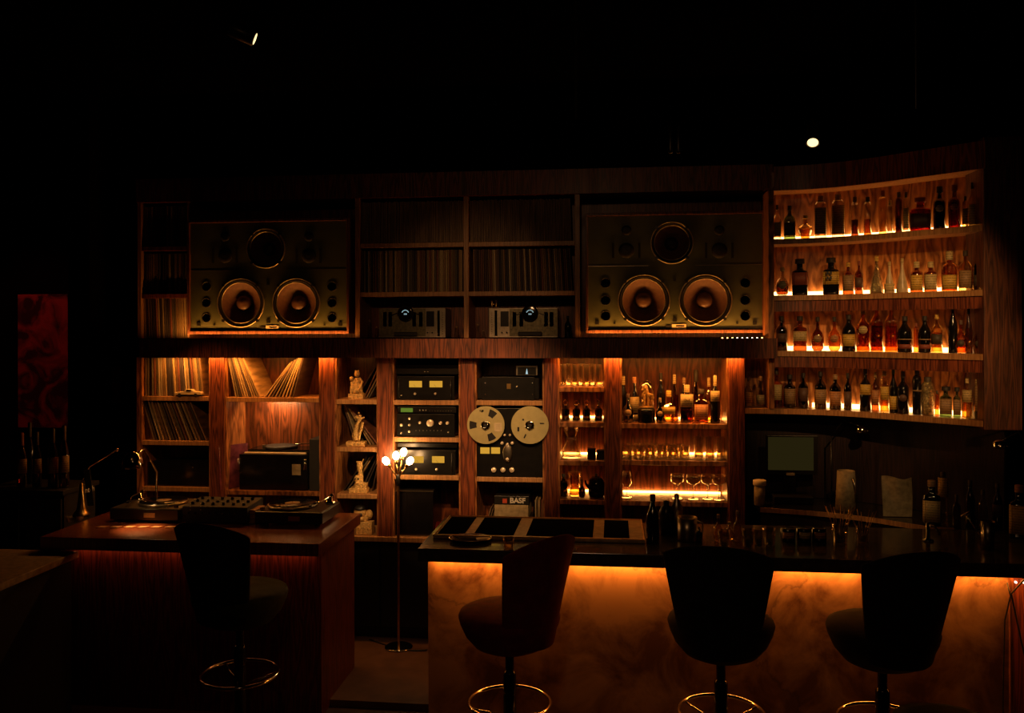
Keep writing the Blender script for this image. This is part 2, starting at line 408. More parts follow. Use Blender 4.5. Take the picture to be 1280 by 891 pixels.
# ------------------------------------------------------------------ records
RS = .315
rec_me = None
def sleeve_mesh():
    b = bmesh.new(); bmesh.ops.create_cube(b, size=1)
    for v in b.verts:
        v.co.x *= 1.0
    # rounded front spine: pull the middle of the front forward
    bmesh.ops.subdivide_edges(b, edges=[e for e in b.edges if abs(e.verts[0].co.x-e.verts[1].co.x) > .5], cuts=2)
    for v in b.verts:
        v.co.z += .5; v.co.y += .5
        if v.co.y < .01 and abs(v.co.x) > .4: v.co.y = .006
    me = bpy.data.meshes.new('record_sleeve'); b.to_mesh(me); b.free(); me.materials.append(M['record']); return me
rec_me = sleeve_mesh()
PAL = [(.30, .17, .07), (.20, .10, .04), (.42, .28, .12), (.10, .05, .03), (.05, .03, .02), (.50, .36, .17), (.24, .08, .04), (.14, .11, .07), (.34, .20, .08), (.07, .05, .05), (.55, .42, .24), (.03, .02, .02)]
def record(x, y, z, t, ang, label, group, h=None, col=None):
    o = bpy.data.objects.new('record_sleeve', rec_me); COL.objects.link(o)
    h = h or RS*random.uniform(.985, 1.0)
    o.scale = (t, h, h)
    if ang > 0: x = x   # leaning to the right: lower-right corner rests at x
    o.rotation_euler = (0, ang, 0)
    lift = abs(math.sin(ang))*t/2
    o.location = (x, y, z+lift+.0005); c = col or random.choice(PAL); f = random.uniform(.6, 1.15)
    o.color = (c[0]*f, c[1]*f, c[2]*f, 1)
    return tag(o, label, 'record', group)
def row(x0, x1, y, z, n, label, group, lean=0.0, jit=.0, lean1=None, t=None, empty=()):
    lean1 = lean if lean1 is None else lean1
    w = (x1-x0)/n
    for k in range(n):
        a = lean+(lean1-lean)*k/max(1, n-1)
        tt = (t or w*math.cos(a)*.93)
        record(x0+(k+.5)*w, y+random.uniform(0, .012), z, tt*random.uniform(.75, 1.0), a+random.uniform(-jit, jit), label, group)
YR = YU+.03
row(ux[0]+.016, ux[1]-.004, YR, ZB1, 22, 'worn record sleeve standing on the beam in the narrow column beside a loudspeaker', 'records in the narrow column, lowest row', -.03, .0)
row(ux[0]+.016, ux[1]-.004, YR, 2.573, 22, 'worn record sleeve in the middle row of the narrow column beside a loudspeaker', 'records in the narrow column, middle row')
row(ux[0]+.016, ux[1]-.004, YR, 2.94, 20, 'dim record sleeve in the top row of the narrow column beside a loudspeaker', 'records in the narrow column, top row')
row(ux[3]+.006, ux[4]-.004, YR, 2.573, 56, 'thin record sleeve packed upright between two loudspeakers, middle row, bay by the olive-lit speaker', 'records packed upright above the bronze preamplifier')
row(ux[5]+.03, ux[6]-.018, YR, 2.573, 52, 'thin record sleeve leaning slightly in the central middle row, above the amplifier with figurine', 'records packed above the amplifier with the small figurine', -.01, 0, -.06)
# the top central rows: far too many, one mass
mb = MB()
for (a, b, n, ln) in ((ux[3]+.006, ux[4]-.004, 70, 0), (ux[5]+.006, ux[6]-.03, 66, .04)):
    w = (b-a)/n
    for k in range(n):
        x = a+(k+.5)*w; h = RS*random.uniform(.97, 1); R = Matrix.Rotation(ln*math.sin(k*.35)*.8, 3, 'Y')
        mb.xbox(Vector((x, YR+RS/2+random.uniform(0, .012), 2.94+h/2+.003)), (w*.8, RS, h*.99), R)
o = mb.build('record_sleeves', M['record'])
o.color = (.26, .16, .08, 1); tag(o, 'packed mass of dim record sleeves filling the top central shelf', 'records', None, 'stuff')
# lower bays
YR = YL+.03
A0, A1 = bays['A']
row(A0+.003, A1-.05, YR, SH['A'][0], 26, 'record sleeve in the packed lit row above the model car, below the beam', 'records in the row behind the model car', 0, 0, -.10)
row(A0+.06, A1-.02, YR, SH['A'][1], 17, 'record sleeve leaning back in the shelf directly below the model car', 'records leaning below the model car', -.30, .012, -.42, t=.012)
B0, B1 = bays['B']
xm = PX(323, YL); xa = PX(293, YL)
cols = [(.5, .34, .16), (.28, .2, .1), (.1, .06, .04), (.42, .25, .1), (.60, .42, .2), (.55, .36, .15), (.12, .07, .05), (.5, .33, .14), (.45, .27, .1), (.4, .26, .12), (.55, .35, .15)]
for k in range(11):
    f = k/10
    record(xa+(xm-xa)*f-.004, YR, SH['B'][0], .0105, -(.20+.22*f), 'record sleeve of the fan leaning toward the model car side', 'record fan, part leaning one way', col=cols[k])
xb0, xb1 = PX(327, YL), PX(382, YL)
x_ = xb0+.006
for k in range(9):
    f = k/8
    ang = .66-.40*f
    record(xb0+.012+(PX(362, YL)-xb0)*f, YR, SH['B'][0], .0105, ang, 'record sleeve of the fan leaning toward the carved figures side', 'record fan, part leaning other way', col=cols[(k*3) % 11])
C0, C1 = bays['C']
for zi, n, a0, a1, xs, nm in ((ZB0-.305, 4, .42, .52, .02, 'first'),):
    pass
def crec(z, specs, label, grp):
    for px, ang in specs: record(PX(px, YR), YR+.10, z, .010, ang, label, grp)
crec(SH['C'][0], [(450, .45), (453, .50), (456, .52), (441, .55)], 'dark record sleeve leaning behind the seated pair figurine', 'records behind the seated pair figurine')
crec(SH['C'][1], [(439, -.30), (443, -.34), (458, -.55), (462, -.6), (467, -.66)], 'record sleeve leaning behind the dancing figurine', 'records behind the dancing figurine')
crec(SH['C'][2], [(424, .60), (428, .62), (433, .58), (446, .45), (450, .42), (460, .22)], 'record sleeve leaning behind the skull and hourglass figurine', 'records behind the skull and hourglass figurine')
# ------------------------------------------------------------------ loudspeakers
def speaker():
    Y = YU-.03
    cx = (PX(238, Y)+PX(434, Y))/2; z0, z1 = 2.262, 3.13
    t = thing('loudspeaker', 'large olive-fronted studio loudspeaker beside the narrow record column', 'loudspeaker', (cx, Y, z0), 'studio loudspeakers in the upper shelving')
    x0, x1 = PX(236.5, Y), PX(436.5, Y)
    def q(px, py): v = P(px, py, Y); return v.x, v.z
    fr = MB()
    fr.box(x0-.004, x1+.004, Y-.02, YUB-.01, z0, z0+.022); fr.box(x0-.004, x1+.004, Y-.02, YUB-.01, z1-.02, z1)
    fr.box(x0-.004, x0+.014, Y-.02, YUB-.01, z0+.022, z1-.02); fr.box(x1-.014, x1+.004, Y-.02, YUB-.01, z0+.022, z1-.02)
    fr.build('cabinet_frame', M['post_wood'], t, bevel=.002)
    R = MPP(336, Y)
    holes = [(q(301, 378.4), 31.3*R*.97), (q(370.3, 378.4), 31.3*R*.97), (q(332.6, 310.4), 25.4*R*.97)]
    for px in (258, 415):
        for py in (358, 378.4, 397): holes.append((q(px, py), .034))
    c_ = bpy.data.curves.new('baffle', 'CURVE'); c_.dimensions = '2D'; c_.fill_mode = 'BOTH'; c_.extrude = .012
    def spl(pts):
        p_ = c_.splines.new('POLY'); p_.points.add(len(pts)-1); p_.use_cyclic_u = True
        for i_, v_ in enumerate(pts): p_.points[i_].co = (v_[0]-cx, v_[1]-z0, 0, 1)
    spl([(x0+.014, z0+.03), (x1-.014, z0+.03), (x1-.014, z1-.02), (x0+.014, z1-.02)])
    for (hx_, hz_), hr in holes: spl([(hx_+hr*math.cos(k*PI/28), hz_+hr*math.sin(k*PI/28)) for k in range(56)])
    tmp = bpy.data.objects.new('baffle', c_); COL.objects.link(tmp); bpy.context.view_layer.update()
    me = bpy.data.meshes.new_from_object(tmp); bpy.data.objects.remove(tmp)
    me.transform(Matrix.Translation((0, .012, 0)) @ Matrix.Rotation(PI/2, 4, 'X')); me.materials.clear(); me.materials.append(M['baffle'])
    bo = bpy.data.objects.new('baffle', me); COL.objects.link(bo); bo.parent = t
    MB().box(x0+.014, x1-.014, Y+.16, Y+.17, z0+.03, z1-.02).build('rear_board', M['black_matte'], t)
    sz = q(336, 337)[1]
    for sa, sb in ((x0+.016, q(306, 310)[0]), (q(359, 310)[0], x1-.016)): MB().box(sa, sb, Y-.0015, Y+.0005, sz-.003, sz).build('seam_strip', M['ring'], t)
    def driver(px, py, r, name):
        x, z = q(px, py); c = (x, Y, z)
        d = MB().lathe([(r*.995, .002), (r*.99, -.010), (r*.95, -.012), (r*.94, .002)], c, 'Y', 56, caps=False).build(name, M['ring'], t)
        MB().lathe([(r*.945, -.002), (r*.91, -.007), (r*.87, -.007), (r*.83, .006)], c, 'Y', 56, caps=False).build('surround', M['rubber'], d)
        MB().lathe([(r*.835, .001), (r*.825, -.004), (r*.805, -.004), (r*.795, .006)], c, 'Y', 56, caps=False).build('gasket_ring', M['ring'], d)
        MB().lathe([(r*.81, .003), (r*.60, .035), (r*.45, .058), (r*.30, .080), (.00001, .082)], c, 'Y', 56, caps=False).build('cone', M['cone'], d)
        MB().lathe([(r*.33, .074), (r*.315, .055), (r*.26, .036), (r*.16, .025), (r*.0001, .020)], c, 'Y', 40).build('dust_cap', M['cap_brown'] if name == 'woofer' else M['rubber'], d)
        for a in (45, 135, 225, 315):
            a = math.radians(a); bx, bz = x+math.cos(a)*r*1.0, z+math.sin(a)*r*1.0
            MB().cyl((bx, Y, bz), .012, -.016, 0, 'Y', 10).build('clamp', M['black'], d)
    # baffle cut-outs are modelled as cones sunk into round wells
    driver(301, 378.4, 31.3*R, 'woofer'); driver(370.3, 378.4, 31.3*R, 'woofer'); driver(332.6, 310.4, 25.4*R, 'midrange_driver')
    for px in (258, 415):
        for py in (358, 378.4, 397):
            x, z = q(px, py); MB().lathe([(.037, -.0008), (.036, -.003), (.033, -.003), (.032, -.0008)], (x, Y, z), 'Y', 24, caps=False).build('port', M['rubber'], t)
            MB().lathe([(.0338, .10), (.0338, .001)], (x, Y, z), 'Y', 24, caps=False).build('port_tube', M['black_matte'], t)
    for cxp in (281.5, 386):
        for py, rr in ((295.7, 6), (319.5, 9.2)):
            x, z = q(cxp, py); MB().lathe([(rr*R, -.001), (rr*R*.95, -.006), (rr*R*.5, -.003), (.0001, -.008)], (x, Y, z), 'Y', 28).build('tweeter', M['rubber'], t)
        for dx in (-15, 14.5):
            x, z = q(cxp+dx, 319.5); MB().box(x-.008, x+.008, Y-.004, Y, z-.055, z+.055).build('horn_slot', M['black_matte'], t)
    for px, py, s in ((248.5, 405, .014), (425.5, 405, .014), (335.8, 401.5, .014), (335.5, 354.5, .010), (268, 405.6, .007), (406, 405.6, .007)):
        x, z = q(px, py); MB().box(x-s, x+s, Y-.008, Y, z-s, z+s).build('control_plate', M['black'], t)
    x, z = q(340.5, 410.3); pl = MB().box(x-.05, x+.05, Y-.006, Y, z-.021, z+.021).build('name_plate', M['paper'], t)
    text('STUDIO', .017, M['black'], pl, (x+.01, Y-.0075, z+.004)) if False else None
    MB().box(x-.022, x+.036, Y-.0075, Y-.006, z+.003, z+.012).build('printed_mark', M['rubber'], pl)
    x, z = q(328.5, 411); MB().box(x-.019, x+.019, Y-.006, Y, z-.018, z+.018).build('badge', M['rubber'], t)
    return t, cx
spk, scx = speaker()
Y = YU-.03
sp2 = copy_tree(spk); cx2 = (PX(733, Y)+PX(954.5, Y))/2; sp2.location.x += cx2-scx
sp2['label'] = 'large dim-fronted studio loudspeaker beside the curved bottle shelves'
for s_, c_ in ((spk, scx), (sp2, cx2)): pass
# ------------------------------------------------------------------ curved bottle unit
RAWP = [(.86, 6.20), (1.097, 6.20), (1.32, 6.16), (1.52, 6.075), (1.70, 5.945), (1.871, 5.785), (2.02, 5.645), (2.166, 5.503), (2.19, 5.48)]
def smooth(p, n=6):
    out = []
    for i in range(len(p)-1):
        p0 = p[max(0, i-1)]; p1 = p[i]; p2 = p[i+1]; p3 = p[min(len(p)-1, i+2)]
        for k in range(n):
            t = k/n
            out.append(tuple(.5*((2*p1[j])+(-p0[j]+p2[j])*t+(2*p0[j]-5*p1[j]+4*p2[j]-p3[j])*t*t+(-p0[j]+3*p1[j]-3*p2[j]+p3[j])*t**3) for j in (0, 1)))
    out.append(p[-1]); return out
PATH = smooth(RAWP)
def offs(path, d):
    o = []
    for i, p in enumerate(path):
        a = path[max(0, i-1)]; b = path[min(len(path)-1, i+1)]
        t = Vector((b[0]-a[0], b[1]-a[1])).normalized(); n = Vector((-t.y, t.x))
        o.append((p[0]+n.x*d, p[1]+n.y*d))
    return o
PATHT = [p for p in PATH if p[0] > 1.085]
cu = thing('curved_bottle_shelf', 'tall curved backlit bottle shelving ending in a wide brown wooden post', 'shelving', (1.7, 6.0, 1.70))
CZ = [2.905, 2.519, 2.137, 1.742]
DEP = .23
for i, z in enumerate(CZ):
    pth = PATH if i == 3 else PATHT
    MB().strip(pth, offs(pth, DEP), z-.036, z).build('shelf', M['edge_wood'], cu, bevel=.002)
    if i in (1, 2):
        q_ = offs(pth, .012)
        MB().strip(q_, offs(pth, .03), z-.036-.075, z-.036).build('apron', M['red_wood'], cu)
MB().strip(PATHT, offs(PATHT, DEP), 3.24, 3.27).build('top_board', M['edge_wood'], cu)
MB().strip(offs(PATHT, -.012), PATHT, 3.235, 3.40).build('cornice', M['red_wood'], cu)
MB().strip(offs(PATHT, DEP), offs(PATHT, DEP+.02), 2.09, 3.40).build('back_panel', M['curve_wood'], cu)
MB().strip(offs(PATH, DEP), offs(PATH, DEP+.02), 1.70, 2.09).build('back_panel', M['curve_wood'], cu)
MB().box(PX(961, 6.19), PX(968, 6.19), 6.19, 6.43, 1.742, 3.24).build('stile', M['panel_wood'], cu, bevel=.002)
pX0, pX1 = PX(1230, 5.48), PX(1278, 5.48)
MB().box(pX0, pX1, 5.48, 5.75, 1.69, 3.42).build('post', M['post_wood'], cu, bevel=.004)
for i, z in enumerate(CZ):
    pth = PATHT if i != 3 else [p for p in PATH if p[0] > 1.30]
    a = offs(pth, DEP-.035)
    MB().strip(a, offs(pth, DEP-.020), z+.001, z+.030).build('led_bar', M['led_warm'], cu)
def hit(path, px):
    d = ray(px, 420); dx, dy = d.x, d.y
    for i in range(len(path)-1):
        (x1, y1), (x2, y2) = path[i], path[i+1]
        den = dx*(y2-y1)-dy*(x2-x1)
        if abs(den) < 1e-9: continue
        t = (x1*(y2-y1)-y1*(x2-x1))/den; u = (x1*dy-y1*dx)/den
        if -1e-6 <= u <= 1+1e-6 and t > 0: return Vector((dx*t, dy*t))
    return Vector(path[-1])
# ------------------------------------------------------------------ bottles
PROF = {'std': [(.0, 0), (.92, 0), (1, .02), (1, .56), (.95, .62), (.6, .70), (.34, .75), (.30, .80), (.30, .96)],
        'wine': [(.0, 0), (.93, 0), (1, .02), (1, .52), (.85, .62), (.5, .72), (.34, .79), (.33, .96)],
        'squat': [(.0, 0), (.92, 0), (1, .03), (1, .60), (.9, .66), (.45, .70), (.38, .74), (.38, .93)],
        'tall': [(.0, 0), (.9, 0), (1, .02), (1, .78), (.85, .84), (.5, .88), (.42, .92), (.42, .98)],
        'cone': [(.0, 0), (.95, 0), (1, .03), (.95, .15), (.6, .45), (.32, .65), (.22, .80), (.22, .97)],
        'round': [(.0, 0), (.6, 0), (.9, .08), (1, .25), (.95, .42), (.7, .55), (.35, .63), (.26, .70), (.26, .93)],
        'facet': [(.0, 0), (.55, 0), (.62, .02), (1, .38), (.95, .50), (.45, .60), (.30, .66), (.30, .95)]}
CAPM = {}
def bottle(pos, w, h, style, gl, label, name='bottle', lc=None, lz=(.12, .42), cap=None, capf=.86, sq=None, liq=None, group=None, seal=None, capr=None, cat='bottle', band=None):
    t = thing(name, label, cat, pos, group); t.rotation_euler[2] = -math.atan2(pos[0], pos[1])
    r = w/2; ORG[t] = Vector((0, 0, 0))
    pf = [(a*r, b*h) for a, b in PROF[style]]
    neck = PROF[style][-1][0]*r
    ry = .6 if sq and style != 'round' else 1
    if style == 'round' and sq: sq = None; ry = .6
    if style == 'facet': ry = .7
    g = MB().lathe(pf, seg=20 if style != 'facet' else 8, sq=sq, ry=ry, smooth=style != 'facet').build('glass_body', GL[gl], t)
    if liq:
        lv = .42 if style != 'std' else .52
        lp = [(a*r*.88, max(.006, b*h)) for a, b in PROF[style] if b < lv]
        lp.append((lp[-1][0]*.97, lv*h)); lp.append((0.0001, lv*h))
        MB().lathe([(.0001, .006)]+lp[1:], seg=16, sq=sq, ry=ry).build('liquid', LIQ[liq], t)
    cm = cap or (.02, .015, .012)
    cr = capr*r if capr else neck*1.18
    MB().lathe([(cr, capf*h), (cr*1.02, capf*h+.003), (cr, h*.995), (cr*.85, h)], seg=16).build('cap', lab(cm), t)
    if lc:
        MB().patch(r*1.012, -1.15, 1.15, lz[0]*h, lz[1]*h, sq=sq, ry=ry).build('label', lab(lc), t)
    if seal:
        MB().lathe([(r*.62, -r*ry-.002), (r*.62, -r*ry*.8)], (0, 0, lz[0]*h+(lz[1]-lz[0])*h*.5), 'Y', 20).build('seal', lab(seal), t)
    if band:
        MB().patch(r*1.012, -1.3, 1.3, band[1]*h, band[2]*h, sq=sq, ry=ry).build('band', lab(band[0]), t)
    return t
ORDN = 'first second third fourth fifth sixth seventh eighth ninth tenth eleventh twelfth thirteenth fourteenth fifteenth sixteenth seventeenth eighteenth nineteenth twentieth'.split()
# (px, width px, top py, style, glass, label colour, label z range, cap colour, extras, description)
R1 = [(972, 10, 256, 'std', 'clear', GREY, (.1, .5), BRN, {}, 'small clear bottle, grey label'),
      (987.5, 14.5, 257, 'std', 'green', DIM, (.12, .5), None, {'sq': 4}, 'flat greenish bottle, rounded shoulders'),
      (1007, 17, 269, 'facet', 'honey', None, None, YEL, {'liq': 'honey'}, 'squat faceted glittering decanter'),
      (1026, 14.5, 245, 'tall', 'clear', GREY, (.1, .72), TAN, {'sq': 4}, 'arched grey-labelled bottle, smudged base'),
      (1048, 15.5, 243, 'tall', 'clear', CREAM, (.08, .74), TAN, {'sq': 4}, 'arched pale-labelled bottle with gold rim'),
      (1069, 10, 246, 'tall', 'clear', None, None, BRN, {'liq': 'brown'}, 'slim clear brown-filled bottle'),
      (1085, 10, 246, 'tall', 'clear', None, None, DIM, {'liq': 'amber'}, 'slim clear amber-filled bottle'),
      (1104, 10, 238, 'tall', 'honey', None, None, RED, {}, 'slim honey bottle with reddish cap'),
      (1113, 7, 250, 'tall', 'clear', None, None, CREAM, {}, 'very narrow clear bottle'),
      (1124, 9, 240, 'tall', 'brown', None, None, DIM, {'liq': 'brown'}, 'narrow brown bottle'),
      (1133, 7, 240, 'tall', 'clear', CREAM, (.1, .6), DIM, {}, 'narrow bottle with vertical cream lettering strip'),
      (1151, 25, 247, 'squat', 'red', (.05, .02, .015), (.1, .52), RED, {'sq': 5, 'liq': 'red', 'capr': .55}, 'broad dark red decanter, ornate stopper'),
      (1175, 15, 233, 'squat', 'dark', None, None, None, {'seal': (.3, .25, .18), 'lz': (.35, .6), 'liq': 'red', 'capr': .5}, 'dark bottle with small pale round seal'),
      (1193.5, 14.5, 231, 'squat', 'brown', None, None, RED, {'seal': (.4, .14, .08), 'lz': (.35, .6), 'liq': 'red', 'capr': .5}, 'brown bottle with small red round seal'),
      (1207, 7, 245, 'tall', 'honey', TAN, (.1, .6), DIM, {}, 'narrow yellowish bottle'),
      (1215.5, 8.5, 228, 'std', 'honey', CREAM, (.05, .5), None, {}, 'cream-labelled bottle with black neck'),
      (1224.5, 7, 230, 'std', 'honey', YEL, (.05, .5), RED, {}, 'yellow-labelled bottle against the post')]
R2 = [(978, 17, 334, 'round', 'clear', None, None, CREAM, {'seal': GREY, 'liq': 'brown', 'lz': (.2, .55)}, 'round clear decanter with dim seal'),
      (1000, 19.5, 323.5, 'squat', 'black', RED, (.28, .62), None, {'sq': 5, 'capr': .6}, 'broad black bottle, brick red label'),
      (1039, 20, 322, 'squat', 'black', YEL, (.28, .62), None, {'sq': 5, 'capr': .58}, 'broad black bottle, bright yellow label'),
      (1060.5, 14, 328, 'std', 'brown', TAN, (.1, .6), YEL, {}, 'mottled patterned bottle, gold collar'),
      (1074, 10, 326, 'std', 'brown', BRN, (.2, .5), RED, {}, 'plain small brown bottle'),
      (1096, 17, 320, 'cone', 'sparkle', None, None, YEL, {'capr': .3}, 'glittering gold cut-glass bottle'),
      (1112, 13, 327, 'cone', 'frost', CREAM, (.05, .3), CREAM, {}, 'cream bottle with white stopper'),
      (1128, 14.5, 323, 'cone', 'frost', None, None, CREAM, {}, 'pale cone-shaped frosted bottle'),
      (1146, 15.5, 327, 'squat', 'brown', YEL, (.06, .56), CREAM, {'capf': .80}, 'brown bottle, large yellow label, nearest the pale cone bottle'),
      (1163.5, 15.5, 327, 'squat', 'brown', CREAM, (.06, .58), CREAM, {'capf': .80}, 'brown bottle, large cream label, farther from the pale cone bottle'),
      (1187, 19, 314, 'squat', 'amber', YEL, (.04, .40), CREAM, {'liq': 'red', 'capf': .78}, 'amber bottle, low yellow label, bright red liquid'),
      (1207, 16, 313, 'std', 'honey', TAN, (.06, .5), DIM, {}, 'honey bottle with tan label'),
      (1222, 10, 315, 'std', 'dark', DIM, (.1, .4), None, {}, 'dark narrow bottle touching the post')]
R3 = [(977, 14.5, 395, 'std', 'dark', BRN, (.25, .5), None, {}, 'dark bottle, dim brown label'),
      (1000, 17, 395, 'squat', 'brown', CREAM, (.28, .56), None, {'sq': 4}, 'brown bottle, wide cream label'),
      (1022, 16, 396, 'round', 'brown', None, None, None, {'seal': TAN, 'lz': (.12, .6), 'sq': 4}, 'round-shouldered flask, tan oval seal'),
      (1043, 16, 396, 'round', 'amber', None, None, None, {'seal': ORNG, 'lz': (.12, .6), 'sq': 4}, 'round-shouldered flask, orange oval seal'),
      (1061, 17, 393, 'wine', 'black', YEL, (.14, .46), None, {}, 'black bottle, pale yellow label'),
      (1079, 17, 385, 'std', 'amber', None, None, TAN, {'seal': CREAM, 'lz': (.3, .7), 'liq': 'amber'}, 'amber bottle with raised pale emblem'),
      (1096, 15.5, 377, 'std', 'amber', None, None, None, {'sq': 4, 'liq': 'brown', 'capr': .42}, 'tall black-capped amber bottle, darker liquid, beside the emblem bottle'),
      (1114, 15.5, 377, 'std', 'amber', None, None, None, {'sq': 4, 'liq': 'amber', 'capr': .42}, 'tall black-capped amber bottle beside the stout black one'),
      (1131, 18, 395, 'wine', 'black', RED, (.10, .22), None, {'band': (TAN, .34, .37)}, 'stout black bottle, red lower label'),
      (1145, 6, 404, 'tall', 'amber', None, None, RED, {}, 'thin amber miniature'),
      (1156, 15.5, 394.6, 'wine', 'black', RED, (.10, .22), None, {'band': (TAN, .34, .37)}, 'slimmer black bottle, red lower label'),
      (1171, 14, 392, 'std', 'honey', DIM, (.22, .48), YEL, {'liq': 'honey'}, 'honey-coloured bottle, dark label'),
      (1191, 11, 379, 'wine', 'black', None, None, None, {}, 'tall slim plain black bottle'),
      (1201, 15, 400, 'round', 'amber', None, None, BRN, {'liq': 'amber', 'seal': DIM, 'lz': (.1, .5)}, 'low round amber decanter'),
      (1211, 9, 385, 'wine', 'brown', None, None, None, {}, 'tall brown bottle, plain'),
      (1223, 13, 400, 'round', 'amber', None, None, BRN, {'seal': DIM, 'lz': (.1, .5)}, 'round amber decanter touching the post')]
R4 = [(936, 10.5, 471, 'std', 'clear', ORNG, (.15, .5), BRN, {}, 'small clear bottle, pinkish label'),
      (950.5, 11, 470, 'wine', 'clear', GREY, (.1, .4), TAN, {}, 'clear bottle with grey label'),
      (970.5, 14.5, 461, 'std', 'amber', CREAM, (.2, .6), DIM, {'liq': 'red'}, 'red-amber bottle, tall cream label'),
      (987, 15, 468, 'squat', 'dark', TAN, (.12, .58), None, {}, 'dark bottle, tan full label'),
      (1004, 13, 466, 'std', 'dark', BRN, (.2, .58), None, {}, 'dark bottle, narrow brown label'),
      (1025.5, 15, 464, 'std', 'dark', TAN, (.15, .52), None, {}, 'dark bottle, faded label, tall neck'),
      (1044, 15, 468, 'std', 'dark', ORNG, (.12, .52), TAN, {}, 'dark bottle, orange label, tan cap'),
      (1059.5, 10, 466, 'std', 'dark', BRN, (.12, .5), None, {}, 'dark narrow bottle, dull label'),
      (1081.5, 14, 460, 'std', 'black', YEL, (.38, .62), None, {}, 'black bottle, high yellow label'),
      (1094, 9.5, 465, 'std', 'brown', ORNG, (.2, .55), TAN, {}, 'slim bottle, pointed orange label'),
      (1105.5, 11, 463, 'tall', 'honey', YEL, (.3, .62), TAN, {'liq': 'honey'}, 'golden clear bottle'),
      (1116.5, 10, 460, 'wine', 'black', YEL, (.08, .38), (.02, .08, .02), {}, 'black bottle, green foil, yellow label'),
      (1128.5, 15, 464, 'std', 'black', None, None, None, {'seal': BRN, 'lz': (.15, .6)}, 'black bottle, round brown seal'),
      (1146, 11, 462, 'tall', 'black', None, None, None, {'band': (TAN, .52, .55)}, 'black bottle with thin tan band'),
      (1159.5, 15, 471, 'tall', 'sparkle', None, None, DIM, {'capr': .6}, 'speckled gold and black bottle'),
      (1171, 5.5, 488, 'tall', 'amber', None, None, DIM, {}, 'amber miniature'),
      (1182, 14.5, 483, 'squat', 'green', TAN, (.08, .6), None, {'sq': 5, 'capr': .7}, 'squat bottle, wide square tan label'),
      (1196, 9, 484, 'squat', 'green', TAN, (.08, .6), None, {'sq': 5, 'capr': .7}, 'squat bottle, narrow tan label'),
      (1208.5, 12.5, 472, 'std', 'honey', CREAM, (.4, .7), CREAM, {'liq': 'honey'}, 'honey bottle, high cream label'),
      (1223.5, 11, 474, 'tall', 'green', TAN, (.2, .85), CREAM, {'capr': .8}, 'pale cylinder bottle, green base')]
bp = offs(PATH, .085)
for ri, (rows, nm) in enumerate(((R1, 'top curved shelf'), (R2, 'second curved shelf'), (R3, 'third curved shelf'), (R4, 'lowest curved shelf'))):
    for k, (px, w, ty, st, gl, lc, lz, cp, ex, desc) in enumerate(rows):
        p = hit(bp, px); z = CZ[ri]+.001
        d = ray(px, ty); t_ = math.hypot(p.x, p.y)/math.hypot(d.x, d.y); h = E+d.z*t_-z
        wm = w*t_/F*math.hypot(1, 0)
        kw = dict(ex)
        if lc: kw['lc'] = lc
        if lz: kw['lz'] = lz
        if cp: kw['cap'] = cp
        b_ = bottle((p.x, p.y, z), wm*.97, h, st, gl, desc+', '+nm, group='bottles on the curved shelving', **kw)
        if px == 1039:
            for ax_ in (-.42, -.05):
                for fz in (.40, .53): MB().box(ax_*wm/2-.006, ax_*wm/2+.008, -wm*.53, -wm*.49, fz*h, fz*h+.022).build('printed_mark', M['rubber'], b_)
# centre bottle shelf (bay G)
zG = SH['G'][0]+.001
GB = [(779, 11, 470, 6.40, 'wine', 'black', None, None, CREAM, {'capf': .80}, 'tall black bottle with long cream capsule'),
      (785, 14, 492, 6.27, 'round', 'dark', None, None, BRN, {'seal': TAN, 'lz': (.1, .6)}, 'low round dark bottle with a brown seal'),
      (793, 12, 471, 6.36, 'wine', 'dark', CREAM, (.20, .55), ORNG, {'band': (CREAM, .05, .16)}, 'dark bottle with two stacked cream labels'),
      (826, 11, 466, 6.42, 'wine', 'black', None, None, None, {}, 'plain tall black bottle behind the glass dome'),
      (825, 11, 497, 6.26, 'round', 'dark', None, None, TAN, {'seal': TAN, 'lz': (.15, .6)}, 'small dark round bottle beside the glass dome'),
      (836, 17, 488, 6.29, 'facet', 'honey', YEL, (.28, .50), YEL, {'capr': .36, 'capf': .8, 'liq': 'honey'}, 'faceted yellow decanter with a tall gold stopper'),
      (843, 10, 468, 6.43, 'wine', 'brown', None, None, CREAM, {'capf': .8}, 'slim bottle with a cream capsule behind the faceted decanter'),
      (858.5, 15.5, 481, 6.29, 'squat', 'brown', CREAM, (.42, .76), CREAM, {'sq': 6, 'capf': .80, 'liq': 'brown'}, 'square bottle with a large cream label above dark liquid'),
      (855, 10, 472, 6.43, 'wine', 'dark', None, None, TAN, {}, 'dark bottle hidden behind the square cream-labelled bottle'),
      (870, 11, 462, 6.42, 'wine', 'brown', None, None, None, {'capf': .76, 'capr': .5}, 'brown bottle with a long black top at the back'),
      (876.5, 17, 486, 6.28, 'squat', 'amber', ORNG, (.10, .55), DIM, {'sq': 5, 'liq': 'amber'}, 'squat amber bottle with a tan-orange label'),
      (886, 11, 472, 6.40, 'std', 'honey', None, None, CREAM, {'liq': 'honey', 'capf': .8}, 'clear honey bottle with cream capsule at the back'),
      (893.8, 12, 469, 6.27, 'std', 'black', CREAM, (.46, .68), CREAM, {'capf': .78}, 'black-bottomed bottle with cream label and tall cream cap')]
for (px, w, ty, Yb, st, gl, lc, lz, cp, ex, desc) in GB:
    p = P(px, ty, Yb); kw = dict(ex)
    if lc: kw['lc'] = lc
    if lz: kw['lz'] = lz
    if cp: kw['cap'] = cp
    b_ = bottle((p.x, Yb, zG), w*MPP(px, Yb), p.z-zG, st, gl, desc, group='bottles in the centre bay', **kw)
    if px == 858.5: text('OKA', .022, M['black'], b_, (0, -.0285, .60*(p.z-zG)))
